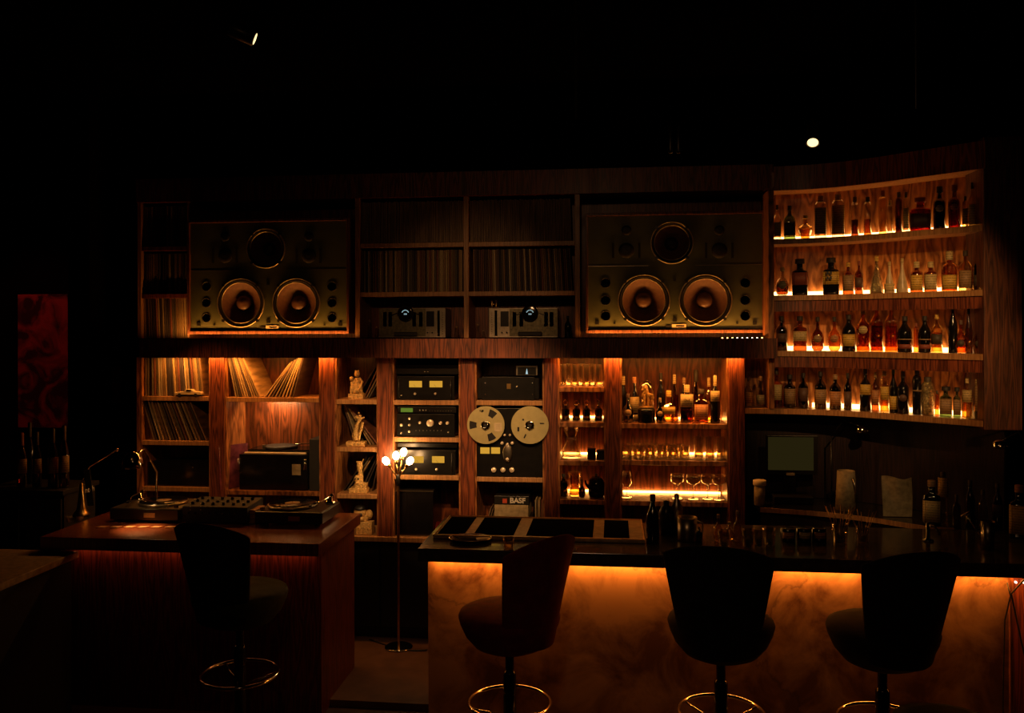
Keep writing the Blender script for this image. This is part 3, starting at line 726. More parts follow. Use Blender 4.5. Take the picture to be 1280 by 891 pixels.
# glass dome with gilt figure
def remesh(v=.004): return [('REMESH', {'mode': 'VOXEL', 'voxel_size': v, 'use_smooth_shade': True})]
c = P(808, 525, 6.27)
dm = thing('glass_dome', 'round black base with a gilt figure under a glass dome', 'ornament', (c.x, 6.27, zG))
s = MPP(808, 6.27)
MB().lathe([(10.5*s, 0), (11*s, 2*s), (10.6*s, 8*s), (11*s, 9*s), (10.8*s, 16*s), (9.8*s, 18*s)], (c.x, 6.27, zG), seg=28).build('base', M['black_gloss'], dm)
f = MB(); q = lambda dx, dz, dy=0: (c.x+dx*s, 6.27+dy*s, zG+dz*s)
f.ell(q(-1, 44), (3*s, 3*s, 3.5*s)); f.ell(q(-4, 41), (2.2*s, 2*s, 2*s)); f.tube([q(0, 42), q(1, 36), q(4, 33)], 2.4*s); f.tube([q(1, 36), q(8, 34), q(8, 30)], 2*s)
f.tube([q(-2, 35), q(-2.5, 26), q(-2.5, 19)], 1.6*s); f.tube([q(2, 34), q(2.5, 26), q(2, 19)], 1.5*s); f.tube([q(-1, 40), q(-4, 36), q(-5, 32)], 1.3*s)
f.ell(q(0, 19), (9*s, 5*s, 1.5*s)); f.tube([q(7, 32), q(7.5, 26), q(7, 19)], 1.5*s)
f.build('gilt_figure', M['gold_stat'], dm, mods=remesh(.003))
MB().lathe([(9.6*s, 18*s), (9.6*s, 40*s), (8.5*s, 46*s), (6*s, 50.5*s), (3*s, 52.5*s), (.0001, 53*s)], (c.x, 6.27, zG), seg=28).build('dome', GL['clear'], dm)
# tumblers and stemware
def tumbler_obj(r, h, name, label, grp):
    t = MB().lathe([(.0001, .004), (r*.80, .004), (r*.82, .0), (r*.88, .0), (r, h), (r*.95, h), (r*.80, .012), (.0001, .012)], seg=18, smooth=False).build(name, GL['cut'], None, loc=(0, 0, 0))
    return tag(t, label, 'glass', grp)
def stem_obj(name, label, grp, bowl, stem=.085, ft=.034):
    pts = [(.0001, 0), (ft, 0), (ft, .003), (.006, .010), (.004, .02), (.004, stem)]+[(a, stem+b) for a, b in bowl]
    inner = [(a-.0015, stem+b+.001) for a, b in reversed(bowl)]
    t = MB().lathe(pts+inner+[(.0001, stem+.004)], seg=20).build(name, GL['clear'], None, loc=(0, 0, 0))
    return tag(t, label, 'glass', grp)
def put(o, x, y, z): o.location = (x, y, z); return o
def dup(o): c = o.copy(); COL.objects.link(c); return c
tm = tumbler_obj(.040, .085, 'tumbler', 'low cut tumbler on the lit middle glass shelf', 'cut tumblers on the lit middle shelf')
for i, px in enumerate((783, 798, 812, 827, 841, 855)):
    put(tm if i == 0 else dup(tm), PX(px, 6.36), 6.36, SH['G'][1]+.001)
for i, px in enumerate((790, 805, 820, 834, 848)): put(dup(tm), PX(px, 6.45), 6.45, SH['G'][1]+.001)
hb = tumbler_obj(.036, .15, 'highball_glass', 'tall straight glass beside the low cut tumblers, middle shelf', 'tall glasses on the lit middle shelf')
for i, px in enumerate((873, 887, 901)): put(hb if i == 0 else dup(hb), PX(px, 6.36), 6.36, SH['G'][1]+.001)
co = stem_obj('coupe_glass', 'wide stemmed coupe on the lowest lit shelf', 'stemmed coupes on the lowest lit shelf', [(.02, .004), (.045, .020), (.053, .045), (.050, .07)], .10, .036)
for i, px in enumerate((846, 866, 884, 898)): put(co if i == 0 else dup(co), PX(px, 6.33-.02*(i % 2)), 6.33-.02*(i % 2), SH['G'][2]+.001)
wg = stem_obj('wine_glass', 'single tapered wine glass standing alone by the pillar, lowest lit shelf', None, [(.02, .004), (.038, .03), (.036, .07), (.028, .11)], .075, .036)
put(wg, PX(783, 6.33), 6.33, SH['G'][2]+.001)
# bay F
hb2 = tumbler_obj(.037, .155, 'highball_glass', 'tall ribbed glass in the row above the stoppered cruets', 'tall glasses above the cruets')
for i, px in enumerate((703, 718.5, 733, 748)): put(hb2 if i == 0 else dup(hb2), PX(px, 6.33), 6.33, SH['F'][0]+.001)
for i, px in enumerate((710, 726, 741)): put(dup(hb2), PX(px, 6.44), 6.44, SH['F'][0]+.001)
for i, (px, nm) in enumerate(((706.8, 'nearest the tape machine pillar'), (720.3, 'second from the tape machine pillar'), (733, 'third from the tape machine pillar'), (748, 'with the crooked pouring spout'))):
    t = thing('cruet_bottle', 'small dark bitters cruet, '+nm, 'bottle', (PX(px, 6.33), 6.33, SH['F'][1]+.001), 'bitters cruets'); ORG[t] = Vector((0, 0, 0))
    MB().lathe([(.0001, 0), (.026, 0), (.028, .004), (.028, .075), (.022, .088), (.010, .094), (.009, .108)], seg=16).build('glass_body', GL['dark'], t)
    if i < 3: MB().ell((0, 0, .128), (.017, .017, .019)).build('stopper', GL['honey'], t); MB().cyl((0, 0, 0), .008, .106, .115).build('collar', M['brass'], t)
    else: MB().tube([(0, 0, .105), (-.004, 0, .125), (.006, 0, .14), (-.012, 0, .155)], [.009, .008, .005, .003]).build('pouring_spout', M['chrome'], t)
x, y, z = PX(714, 6.36), 6.36, SH['F'][2]+.001
t = thing('glass_carafe', 'hourglass-shaped clear coffee carafe beside two black boxes', 'carafe', (x, y, z))
MB().lathe([(.0001, 0), (.066, 0), (.072, .01), (.062, .06), (.034, .125), (.030, .145), (.050, .185), (.068, .222), (.066, .222), (.048, .186), (.028, .146), (.032, .125), (.06, .06), (.07, .012), (.0001, .004)], (x, y, z), seg=28).build('glass_body', GL['clear'], t)
MB().lathe([(.034, .128), (.037, .135), (.034, .144)], (x, y, z), seg=24).build('collar', M['post_wood'], t)
MB().box(PX(734, 6.3), PX(744.5, 6.3), 6.27, 6.33, z, z+.075).build('box', M['black'], None, loc=(PX(739, 6.3), 6.3, z), bevel=.002); tag(bpy.data.objects['box'], 'taller small black box nearest the glass carafe', 'box', 'black boxes by the carafe')
b2 = MB().box(PX(745.5, 6.3), PX(755, 6.3), 6.265, 6.33, z, z+.066).build('box', M['black'], None, loc=(PX(750, 6.3), 6.3, z), bevel=.002); tag(b2, 'shorter small black box against the pillar beside the carafe', 'box', 'black boxes by the carafe')
x, z = PX(718, 6.36), SH['F'][3]+.001
t = thing('glass_jug', 'clear wide-mouthed glass jug glowing in front of the lit back', 'jug', (x, 6.36, z))
MB().lathe([(.0001, 0), (.035, 0), (.038, .006), (.036, .10), (.044, .15), (.058, .165), (.056, .165), (.042, .148), (.034, .10), (.035, .008), (.0001, .006)], (x, 6.36, z), seg=24).build('glass_body', GL['honey'], t)
MB().tube([(x-.037, 6.36, z+.03), (x-.07, 6.36, z+.05), (x-.072, 6.36, z+.10), (x-.038, 6.36, z+.12)], .005).build('handle', GL['honey'], t)
bottle((PX(704, 6.33), 6.33, z), .06, .16, 'squat', 'dark', 'short dark bottle at the pillar side of the lowest lit cubby', cap=DIM)
bottle((PX(727, 6.29), 6.29, z), .05, .13, 'round', 'dark', 'small dark flask between the glass jug and black kettle', cap=DIM)
x = PX(745, 6.34)
t = thing('kettle', 'round black kettle on the lowest cubby beside the glass jug', 'kettle', (x, 6.34, z))
MB().lathe([(.0001, 0), (.05, 0), (.058, .02), (.06, .08), (.052, .12), (.03, .142), (.0001, .148)], (x, 6.34, z), seg=24).build('pot_body', M['black_gloss'], t)
MB().lathe([(.010, .146), (.012, .155), (.008, .165), (.0001, .167)], (x, 6.34, z), seg=12).build('lid_knob', M['black'], t)
MB().tube([(x-.045, 6.32, z+.06), (x-.072, 6.31, z+.09), (x-.078, 6.31, z+.12)], [.012, .008, .006]).build('spout', M['black_gloss'], t)
# ------------------------------------------------------------------ LED strips in bays F and G
for n, zs in (('F', SH['F'][:4]), ('G', SH['G'])):
    a, b = bays[n]
    for i, z in enumerate(zs):
        led_run(a+.01, b-.01, YLB-.030, z+.002, 'led_strip', low, M['led'])
# ------------------------------------------------------------------ hi-fi equipment
def q3(px, py, Y): v = P(px, py, Y); return v.x, v.z
def case(name, label, cat, px0, px1, py0, py1, Y, dep=.28, mat=None, bev=.003, zb=None, group=None):
    x0, z1 = q3(px0, py0, Y); x1, z0 = q3(px1, py1, Y)
    x1 = PX(px1, Y); z0 = zb if zb is not None else z0
    t = thing(name, label, cat, ((x0+x1)/2, Y, z0), group)
    MB().box(x0+.004, x1-.004, Y+.008, Y+dep, z0+.006, z1-.004).build('casing', M['black'], t, bevel=bev)
    MB().box(x0, x1, Y, Y+.009, z0+.003, z1).build('faceplate', mat or M['plate'], t, bevel=.002)
    for fx in (x0+.03, x1-.03): MB().cyl((fx, Y+.03, z0), .012, 0, .006, 'Z', 10).build('foot', M['rubber'], t)
    return t, x0, x1, z0, z1
def knob(t, px, py, Y, r, mat='knob', l=.018, name='knob'):
    x, z = q3(px, py, Y); return MB().lathe([(r, -.001), (r, -l*.8), (r*.85, -l), (.0001, -l)], (x, Y, z), 'Y', 16).build(name, M[mat], t)
def plate(t, px0, px1, py0, py1, Y, mat, name, th=.002):
    x0, z1 = q3(px0, py0, Y); x1, z0 = q3(px1, py1, Y); return MB().box(x0, x1, Y-th, Y+.001, z0, z1).build(name, mat, t)
Yf = YL+.02
def power_amp(label, px0, px1, py0, py1, zb, mtr, kn, back=False):
    t, x0, x1, z0, z1 = case('power_amplifier', label, 'amplifier', px0, px1, py0, py1, Yf, zb=zb, group='black power amplifiers with twin meters')
    for a, b, c_, d in mtr:
        m_ = plate(t, a, b, c_, d, Yf, M['yellow_meter'], 'level_meter')
        xm_, zm = q3((a+b)/2, d, Yf); MB().tube([(xm_, Yf-.003, zm+.003), (xm_-.014, Yf-.003, zm+.02)], .0008, 5).build('needle', M['black'], m_)
    for px, py, r in kn: knob(t, px, py, Yf, r)
    for fx in (x0+.022, x1-.022): MB().tube([(fx, Yf-.001, z0+.02), (fx, Yf-.025, z0+.025), (fx, Yf-.025, z1-.025), (fx, Yf-.001, z1-.02)], .004).build('rack_handle', M['black'], t)
    return t
t = power_amp('upper black power amplifier with two glowing meters, above the preamplifier', 496, 568, 470, 500, SH['D'][0], [(511.5, 527.5, 476, 484), (537, 553, 476, 484)],
              [(519, 492, .009), (544.5, 492, .009), (502, 494, .004)])
t, *_ = case('audio_processor', 'flat grey-edged audio unit on top of upper power amplifier', 'audio unit', 495, 574, 456, 469.5, Yf+.05, dep=.22, zb=PZ(530, 469, Yf)+.002)
for px in (531, 535): knob(t, px, 464.5, Yf+.05, .003, 'white', .004, 'indicator')
t = power_amp('lower black power amplifier with two glowing meters, behind the bulb lamp', 496, 569, 562, 594, SH['D'][2], [(517, 529.5, 570, 578.5), (540, 555.5, 570, 578.5)],
              [(520.5, 586.5, .009), (546, 586.5, .009), (503, 588, .005)])
t, *_ = case('audio_processor', 'flat black audio unit on top of lower power amplifier', 'audio unit', 497, 571, 553.5, 561.5, Yf+.05, dep=.22, zb=PZ(530, 561, Yf)+.002)
t, x0, x1, z0, z1 = case('preamplifier', 'black preamplifier with silver knobs below the upper power amplifier', 'amplifier', 496, 568, 517, 547, Yf, zb=SH['D'][1])
for px, py, r in ((502, 531, .010), (512, 523, .008), (512, 531, .008), (512, 539, .008), (502, 541, .006), (525, 528, .010), (538, 528.5, .026), (551, 528.5, .012), (559.5, 528.5, .012), (560.5, 540, .005)):
    k_ = knob(t, px, py, Yf, r)
for k in range(8): knob(t, 520+k*4.5, 538, Yf, .0022, 'white', .003, 'indicator')
t, x0, x1, z0, z1 = case('tuner', 'slim black tuner with a green display on the preamplifier', 'tuner', 497, 570, 508, 516.5, Yf+.01, dep=.22, zb=PZ(530, 517, Yf)+.003)
plate(t, 501, 516, 509.8, 515, Yf+.01, M['green_lcd'], 'display')
for k in range(3): knob(t, 525+k*3.8, 512.5, Yf+.01, .004, 'white', .004, 'button')
for k in range(9): knob(t, 537+k*3.4, 513.5, Yf+.01, .0018, 'white', .003, 'indicator')
# bay E
t, x0, x1, z0, z1 = case('power_amplifier', 'plain black power amplifier with a small gold badge above the tape machine', 'amplifier', 602, 668, 471, 501, Yf+.03, zb=SH['E'][0])
MB().box(x1, x1+.03, Yf+.04, Yf+.27, z0+.01, z1-.008).build('heat_sink', M['plate'], t)
MB().box(x0-.03, x0, Yf+.04, Yf+.27, z0+.01, z1-.008).build('heat_sink', M['plate'], t)
plate(t, 633.5, 638.5, 479.5, 486, Yf+.03, M['brass'], 'badge')
for px, py in ((606.5, 478.5), (665.5, 478.5), (606.5, 493), (665.5, 493), (646, 483)): knob(t, px, py, Yf+.03, .004, 'chrome', .003, 'screw')
t, x0, x1, z0, z1 = case('display_box', 'small clear-fronted display box on the gold-badged amplifier', 'audio unit', 645, 672, 457, 470, Yf+.05, dep=.12, mat=M['steel'], zb=PZ(650, 470.5, Yf)+.002)
plate(t, 647, 670, 459, 468.5, Yf+.05, M['plate'], 'window')
xx, zz = q3(658.5, 464, Yf+.048); MB()._add([(xx-.008, Yf+.046, zz-.02), (xx+.008, Yf+.046, zz-.02), (xx, Yf+.046, zz+.022), (xx-.008, Yf+.048, zz-.02), (xx+.008, Yf+.048, zz-.02), (xx, Yf+.048, zz+.022)],
    [(0, 1, 2), (5, 4, 3), (0, 3, 4, 1), (1, 4, 5, 2), (2, 5, 3, 0)]).build('glowing_emblem', M['whiteled'], t)
# reel to reel
YT = YL+.015
t, x0, x1, z0, z1 = case('tape_machine', 'tall black reel-to-reel tape machine with two overhanging metal reels', 'tape machine', 596, 678, 510, 596.5, YT, dep=.25, zb=SH['E'][1])
YRl = YL-.03
def reel(px, py, kind):
    x, z = q3(px, py, YRl); r = 23.5*MPP(px, YRl)
    rl = MB()
    # flange disc with three windows
    seg = 72; vs = []; rad = [.030, .045, .066, .090, .117, r]
    hole = [math.radians(a) for a in ((180, 60, 295) if kind else (200, 20, 250))]
    def isw(a, j):
        if not kind: return False
        for h in hole:
            d = abs((a-h+PI) % (2*PI)-PI)
            if d < .27 and j in (2, 3): return True
        return False
    for yy in (YRl, YRl+.002):
        for j, rr in enumerate(rad):
            for k in range(seg): a = 2*PI*k/seg; vs.append((x+rr*math.cos(a), yy, z+rr*math.sin(a)))
    nr = len(rad); fs = []; o2 = nr*seg
    for j in range(nr-1):
        for k in range(seg):
            if isw(2*PI*(k+.5)/seg, j): continue
            k2 = (k+1) % seg; A, B, C_, D_ = j*seg+k, j*seg+k2, (j+1)*seg+k2, (j+1)*seg+k
            fs += [(A, B, C_, D_), (o2+D_, o2+C_, o2+B, o2+A)]
    rl._add(vs, fs); fl = rl.build('reel', M['reel'], t)
    MB().cyl((x, YRl+.006, z), r*.92, 0, .008, 'Y', 48).build('tape_pack', M['rubber'], fl)
    MB().cyl((x, YRl, z), r, .016, .018, 'Y', 48).build('rear_flange', M['reel'], fl)
    MB().lathe([(.032, .0), (.032, -.010), (.026, -.012), (.016, -.012), (.014, -.002), (.0001, -.002)], (x, YRl, z), 'Y', 28).build('hub', M['chrome'], fl)
    MB().cyl((x, YRl, z), .014, -.006, .03, 'Y', 20).build('spindle', M['rubber'], fl)
    for k in range(3 if kind else 6):
        a = 2*PI*k/(3 if kind else 6)+.5; MB().xbox((x+.026*math.cos(a), YRl-.012, z+.026*math.sin(a)), (.016, .004, .006), Matrix.Rotation(-a, 3, 'Y')).build('hub_lug', M['chrome'], fl)
    if kind:
        text('BASF', .021, M['black'], fl, (x-.036, YRl-.0012, z+.100), (PI/2, -.25, 0), bold=True)
        xs_, zs_ = x+.088, z-.014; lb = MB().xbox((xs_, YRl-.002, zs_), (.052, .002, .062), Matrix.Rotation(-.04, 3, 'Y')).build('sticker', M['paper'], fl)
        for k in range(3): MB().box(xs_-.016, xs_+.016, YRl-.0035, YRl-.003, zs_+.016-k*.014, zs_+.018-k*.014).build('written_line', M['ring'], lb)
    else:
        for a, rr, w_, h_ in ((200/57.3, .086, .014, .03), (.15, .088, .03, .008), (4.3, .085, .03, .010), (2.45, .06, .012, .012)):
            MB().xbox((x+rr*math.cos(a), YRl-.001, z+rr*math.sin(a)), (w_, .002, h_), Matrix.Rotation(-(a if a > 4 else 0), 3, 'Y')).build('cut_mark', M['rubber'], fl)
reel(607.1, 531.3, 1); reel(662.2, 531.3, 0)
plate(t, 600.5, 612, 559, 567, YT, M['yellow_meter'], 'level_meter'); plate(t, 614, 625, 559, 567, YT, M['yellow_meter'], 'level_meter')
xx, zz = q3(634.5, 566, YT)
MB().lathe([(.034, 0), (.034, -.012), (.028, -.016), (.0001, -.016)], (xx, YT, zz), 'Y', 28, ry=1.9).build('head_cover', M['steel'], t)
for px, py, r in ((634.5, 555, .010), (634.5, 573.5, .012), (627.8, 553.5, .011), (640.5, 553.5, .011), (631, 543.5, .008), (637.5, 543.5, .008), (617.5, 587, .018), (629, 587, .018), (640, 587, .018)): knob(t, px, py, YT, r, 'knob', .02)
# tape boxes
YBx = YL+.06
x0, z1 = q3(618, 621, YBx); x1, z0 = q3(662, 634, YBx)
zb = ZC+.001
h3 = PZ(640, 648, YBx)
bxs = MB().box(x0+.01, x1+.01, YBx, YBx+.26, zb, h3).build('tape_box', M['black'], None, loc=((x0+x1)/2, YBx, zb), bevel=.002); tag(bxs, 'thick black box at the bottom of the tape box stack', 'box', 'tape boxes under the tape machine')
b2 = MB().box(x0, x1-.01, YBx, YBx+.26, h3+.001, PZ(640, 631, YBx)).build('tape_box', M['paperbag'], None, loc=((x0+x1)/2, YBx, h3+.001), bevel=.002); tag(b2, 'pale striped tape box in the middle of the stack', 'box', 'tape boxes under the tape machine')
b3 = MB().box(x0, x1-.004, YBx, YBx+.26, PZ(640, 631, YBx)+.001, PZ(640, 620, YBx)).build('tape_box', M['black'], None, loc=((x0+x1)/2, YBx, PZ(640, 631, YBx)+.001), bevel=.002); tag(b3, 'black tape box with white lettering topmost of its stack', 'box', 'tape boxes under the tape machine')
xx, zz = q3(647, 625.8, YBx); text('BASF', .052, M['white'], b3, (xx, YBx-.001, zz), bold=True)
xx, zz = q3(631, 626, YBx); MB().box(xx-.016, xx+.016, YBx-.001, YBx+.0, zz-.016, zz+.016).build('red_square', lab((.5, .06, .02)), b3)
for k in range(5): record(PX(669+k*2.3, YBx), YBx, zb, .009, .02*(k % 2), 'upright sleeve squeezed between the tape boxes and the pillar', 'sleeves beside the tape boxes', h=.27)
for k in range(4): record(PX(603+k*3, YBx), YBx+.05, zb, .006, .25, 'thin leaning booklet beside the tape boxes', 'booklets beside the tape boxes', h=.20, col=(.3, .2, .12))
# bay D bottom: black cabinet
x0, z1 = q3(491, 612.5, YL+.04); x1 = PX(541, YL+.04)
t = thing('mini_fridge', 'black low cabinet with a bright top edge behind the lamp pole', 'cabinet', ((x0+x1)/2, YL+.04, zb))
MB().box(x0+.002, x1, YL+.06, YLB-.02, zb, z1).build('casing', M['black'], t, bevel=.004)
MB().box(x0+.002, x1, YL+.04, YL+.058, zb+.004, z1-.012).build('door', M['black_gloss'], t, bevel=.003)
MB().box(x0+.002, x1, YL+.035, YL+.06, z1-.008, z1).build('top_trim', M['steel'], t)
cl = MB(); xx, zz = q3(556, 650, YL+.12)
for k in range(5): cl.ell((xx+random.uniform(-.05, .05), YL+.14+random.uniform(0, .05), zb+.03+k*.012), (.07, .06, .035), rot=Matrix.Rotation(random.uniform(-.5, .5), 3, 'Y'))
o = cl.build('folded_cloth', M['velvet_red'], mods=remesh(.008)); o.location = (0, 0, 0); tag(o, 'crumpled dark red cloth beside the black low cabinet', 'cloth')
# ------------------------------------------------------------------ centre upper amplifiers
def tubeamp(label, px0, px1, mirror):
    Y = YU+.02
    t, x0, x1, z0, z1 = case('vintage_amplifier', label, 'amplifier', px0, px1, 385, 421, Y, dep=.25, mat=M['steel'], zb=ZB1+.001, group='bronze-faced amplifiers on the beam')
    w = px1-px0; m = lambda f: px1-f*w if mirror else px0+f*w
    def pl(a, b, c_, d, mat, nm): a, b = sorted((m(a), m(b))); return plate(t, a, b, c_, d, Y, mat, nm, .003)
    pl(.02, .10, 387, 420, M['black'], 'side_slot') if False else None
    pl(.0, .70, 386, 420, M['bronze'], 'dark_panel'); pl(.71, .83, 389, 408, M['plate'], 'small_panel'); pl(.875, .915, 388, 420, M['black_gloss'], 'side_slot')
    for f in (.06, .14, .50, .60): pl(f, f+.055, 390, 408, M['steel'], 'switch_block')
    cxp = m(.40); xx, zz = q3(cxp, 392, Y); MB().lathe([(.062, -.002), (.062, -.010), (.050, -.013), (.0001, -.013)], (xx, Y-.001, zz), 'Y', 32).build('round_meter', M['black_gloss'], t)
    dg = MB()
    for k in range(7):
        a = PI*(.15+.7*k/6); dg.box(xx+.026*math.cos(a)-.0022, xx+.026*math.cos(a)+.0022, Y-.016, Y-.014, zz+.026*math.sin(a)-.0035, zz+.026*math.sin(a)+.0035)
    dg.build('meter_scale', M['whiteled'], t)
    text('250', .016, M['whiteled'], t, (xx, Y-.0150, zz-.004))
    MB().box(xx-.09, xx+.09, Y-.018, Y-.002, z0+.012, z0+.045).build('knob_row', M['rubber'], t, bevel=.008)
    for k in (-1, 1): MB().xbox((xx+k*.085, Y-.003, zz-.004), (.045, .003, .007), Matrix.Rotation(k*.35, 3, 'Y')).build('silver_wing', M['chrome'], t)
    for k in range(2): knob(t, m(.735+k*.07), 415.5, Y, .006, 'black')
    for k in range(10): knob(t, m(.955), 391+k*2.9, Y, .003, 'black', .003, 'screw')
    return t
tubeamp('bronze-faced vintage amplifier with round meter, alone in its bay', 474, 557, False)
tubeamp('dim vintage amplifier with small figurine on top', 611, 697, True)
# figurine, tubes, bottles on the beam shelf
def figure(name, label, px, pz_base, Y, joints, balls, plinth=None, mat='gold_stat', vox=.003, cat='figurine', boxes=()):
    s = MPP(px, Y); x0 = PX(px, Y); b = MB()
    t = thing(name, label, cat, (x0, Y, pz_base))
    for pts, r in joints: b.tube([(x0+a*s, Y+c_*s, pz_base+d*s) for a, c_, d in pts], [k*s for k in r] if isinstance(r, (list, tuple)) else r*s, 10)
    for (a, c_, d), r in balls: b.ell((x0+a*s, Y+c_*s, pz_base+d*s), (r[0]*s, r[1]*s, r[2]*s))
    b.build('carved_body', M[mat], t, mods=remesh(vox))
    for (a0, a1, y0, y1, d0, d1) in (plinth or ()):
        MB().box(x0+a0*s, x0+a1*s, Y+y0*s, Y+y1*s, pz_base+d0*s, pz_base+d1*s).build('plinth', M[mat], t, bevel=.002)
    return t, x0, s
figure('figurine', 'tiny standing pair figurine on top of the dim amplifier', 618, PZ(618, 384, YU+.05), YU+.06, [([(-3, 0, 0), (-3, 0, 5)], 1.3), ([(2.5, 0, 0), (2.5, 0, 5)], 1.3), ([(-3, 0, 4), (0, 0, 4), (2.5, 0, 4)], .8)], [((-3, 0, 7), (1.6, 1.6, 1.8)), ((2.5, 0, 7.4), (1.6, 1.6, 1.8))], mat='brass')
for k, (px, ty, nm) in enumerate(((462, 400, 'thin glass vial nearest the divider, beside the bronze amplifier'), (471, 408, 'bent glass vial touching the bronze amplifier'), (571, 408, 'small clear bottle between bronze amplifier and divider'),
                     (597, 405, 'slim clear bottle next to the divider, by the dim amplifier'), (604, 413, 'short clear bottle beside the dim amplifier'), (710, 395, 'tall dark bottle at the end of the upper centre bay'))):
    Yb = YU+.08; h = PZ(px, ty, Yb)-ZB1
    bottle((PX(px, Yb), Yb, ZB1+.001), .03 if k < 5 else .05, h, 'tall' if k < 5 else 'wine', 'clear' if k < 5 else 'black', nm, cap=TAN if k < 5 else None)
# figurines of bay C
YC = YL+.07
t, x0, s = figure('figurine', 'carved seated pair figurine on a plinth, topmost of the four figures', 446, SH['C'][0]+.001, YC,
    [([(0, 0, 8), (1, 0, 16), (1, 0, 26)], [5, 4.2, 3]), ([(-2, -2, 8), (-7, -4, 14), (-6, -4, 7)], [2.5, 2.2, 1.8]), ([(2, -2, 9), (7, -4, 16), (7, -3, 7)], [2.5, 2.5, 1.8]),
     ([(3, 0, 26), (7.5, -1, 21), (5, -4, 15)], [1.8, 1.5, 1.4]), ([(-6, -2, 21), (-4, -3, 14), (-3, -3, 9)], [2.0, 2.2, 1.8]), ([(-1, 0, 25), (-4, -2, 20)], 1.5), ([(-8, 0, 6.5), (9, 0, 6.5)], 1.5)],
    [((.5, -1, 31), (3.6, 3.4, 4)), ((-1.3, -1.5, 34.8), (1.2, 1.2, 1.2)), ((2.5, -1.5, 34.8), (1.2, 1.2, 1.2)), ((-6.2, -2, 25), (2.8, 2.6, 3)), ((-8, -1, 26.5), (1.2, 1, 1.2)), ((0, -4.5, 10), (2, 1.6, 3))],
    plinth=[(-9.5, 9.5, -6, 6, 0, 6.5)])
t, x0, s = figure('figurine', 'carved dancing figurine with spread hat on a plinth, second from top', 446.5, SH['C'][1]+.001, YC,
    [([(-1.5, 0, 7), (-2, 0, 16), (-.5, 0, 25), (2.5, -1, 31)], [3.6, 3.8, 3.0, 2.2]), ([(2, -1, 6), (3, -2, 14), (6, -3, 22), (7.5, -2, 30)], [1.8, 1.6, 2.0, 1.6]), ([(-1, -2, 24), (1.5, -3, 30), (5, -3, 33)], [1.6, 1.5, 1.3]),
     ([(-4, 0, 34.5), (0, -1, 36.5), (3, -1, 35)], [1.4, 2.4, 1.2]), ([(3, -1, 34), (9.5, -1, 36)], [1.6, .9]), ([(-4, 0, 6), (-5.5, 0, 12), (-3, 0, 20)], [1.5, 1.8, 2])],
    [((3, -1.5, 33), (2.8, 2.6, 3)), ((2, 0, 41), (1.3, 1.3, 1.6)), ((4, -2, 38), (2.4, 1.5, 1.5))], plinth=[(-13, 11, -6, 6, 0, 6)])
t, x0, s = figure('figurine', 'carved skull and hourglass figurine on a stepped plinth, third from top', 448.5, SH['C'][2]+.001, YC,
    [([(1, 0, 12), (2, 0, 20), (1.5, 0, 25), (1, 0, 28), (1, 0, 34), (1, 0, 38)], [4.5, 3.6, 2.6, 3.4, 4.2, 3.0]), ([(-4, 0, 38), (5, 0, 38)], 1.1), ([(4, 0, 38), (6, 0, 42)], .8)],
    [((-1.5, -2.5, 17.5), (4.6, 4.2, 4.8)), ((-1.5, -4, 12.6), (2.8, 2.8, 2.0))], plinth=[(-11.5, 11.5, -6, 6, 0, 6), (-4, 10, -5, 6, 6, 12)])
for dx in (-3.4, .6):
    MB().ell((x0+dx*s, YC-6.2*s, SH['C'][2]+18*s), (1.2*s, 1*s, 1.3*s)).build('eye_socket', M['rubber'], t)
t, x0, s = figure('figurine', 'dark skull with domed crown on a box plinth, lowest of the four figures', 452, ZC+.001, YC,
    [([(3, 0, 16), (5, 1, 22), (4, 2, 28)], [4, 4.5, 3])], [((-2, -2, 27), (8, 6.5, 8)), ((-1, -4, 19.5), (5, 4, 4)), ((9, 1, 24), (4.5, 4, 6))], plinth=[(-6, 14, -6, 7, 0, 15.5)])
for dx in (-6, .5):
    MB().ell((x0+dx*s, YC-7.8*s, ZC+25*s), (2.2*s, 1.6*s, 2.2*s)).build('eye_socket', M['rubber'], t)
MB().lathe([(7.3*s, 31*s), (7.0*s, 32.5*s), (5*s, 35.3*s), (.0001, 36.6*s)], (x0-2*s, YC-2*s, ZC), seg=24).build('skull_cap', M['rubber'], t)
for k in range(3): MB().ell((x0+(-2.5+6*k)*s, YC-6.2*s, ZC+8*s), (1.8*s, .9*s, 2.6*s)).build('carved_boss', M['gold_stat'], t)
# model car
Yc = YL+.02; x0 = PX(219.5, Yc); x1 = PX(253, Yc); z = SH['A'][0]+.001
t = thing('model_car', 'small pale old model car on the record shelf', 'model car', ((x0+x1)/2, Yc, z)); L = x1-x0
side = [(0, .012), (0, .028), (.15, .034), (.35, .036), (.42, .052), (.62, .054), (.74, .037), (.97, .034), (1, .026), (1, .012)]
b = MB(); n = len(side); v = [(x0+f*L, Yc-.022, z+h) for f, h in side]+[(x0+f*L, Yc+.03, z+h) for f, h in side]
b._add(v, [tuple(range(n)), tuple(range(2*n-1, n-1, -1))]+[(i, (i+1) % n, n+(i+1) % n, n+i) for i in range(n)]); b.build('car_body', M['frost'] if 'frost' in M else GL['frost'], t, bevel=.003)
for f in (.2, .8):
    for yy in (-.024, .026): MB().cyl((x0+f*L, Yc+yy, z+.012), .012, -.004, .004, 'Y', 16).build('wheel', M['rubber'], t)
MB().box(x0+.45*L, x0+.62*L, Yc-.0235, Yc-.022, z+.038, z+.049).build('window', M['black_gloss'], t)
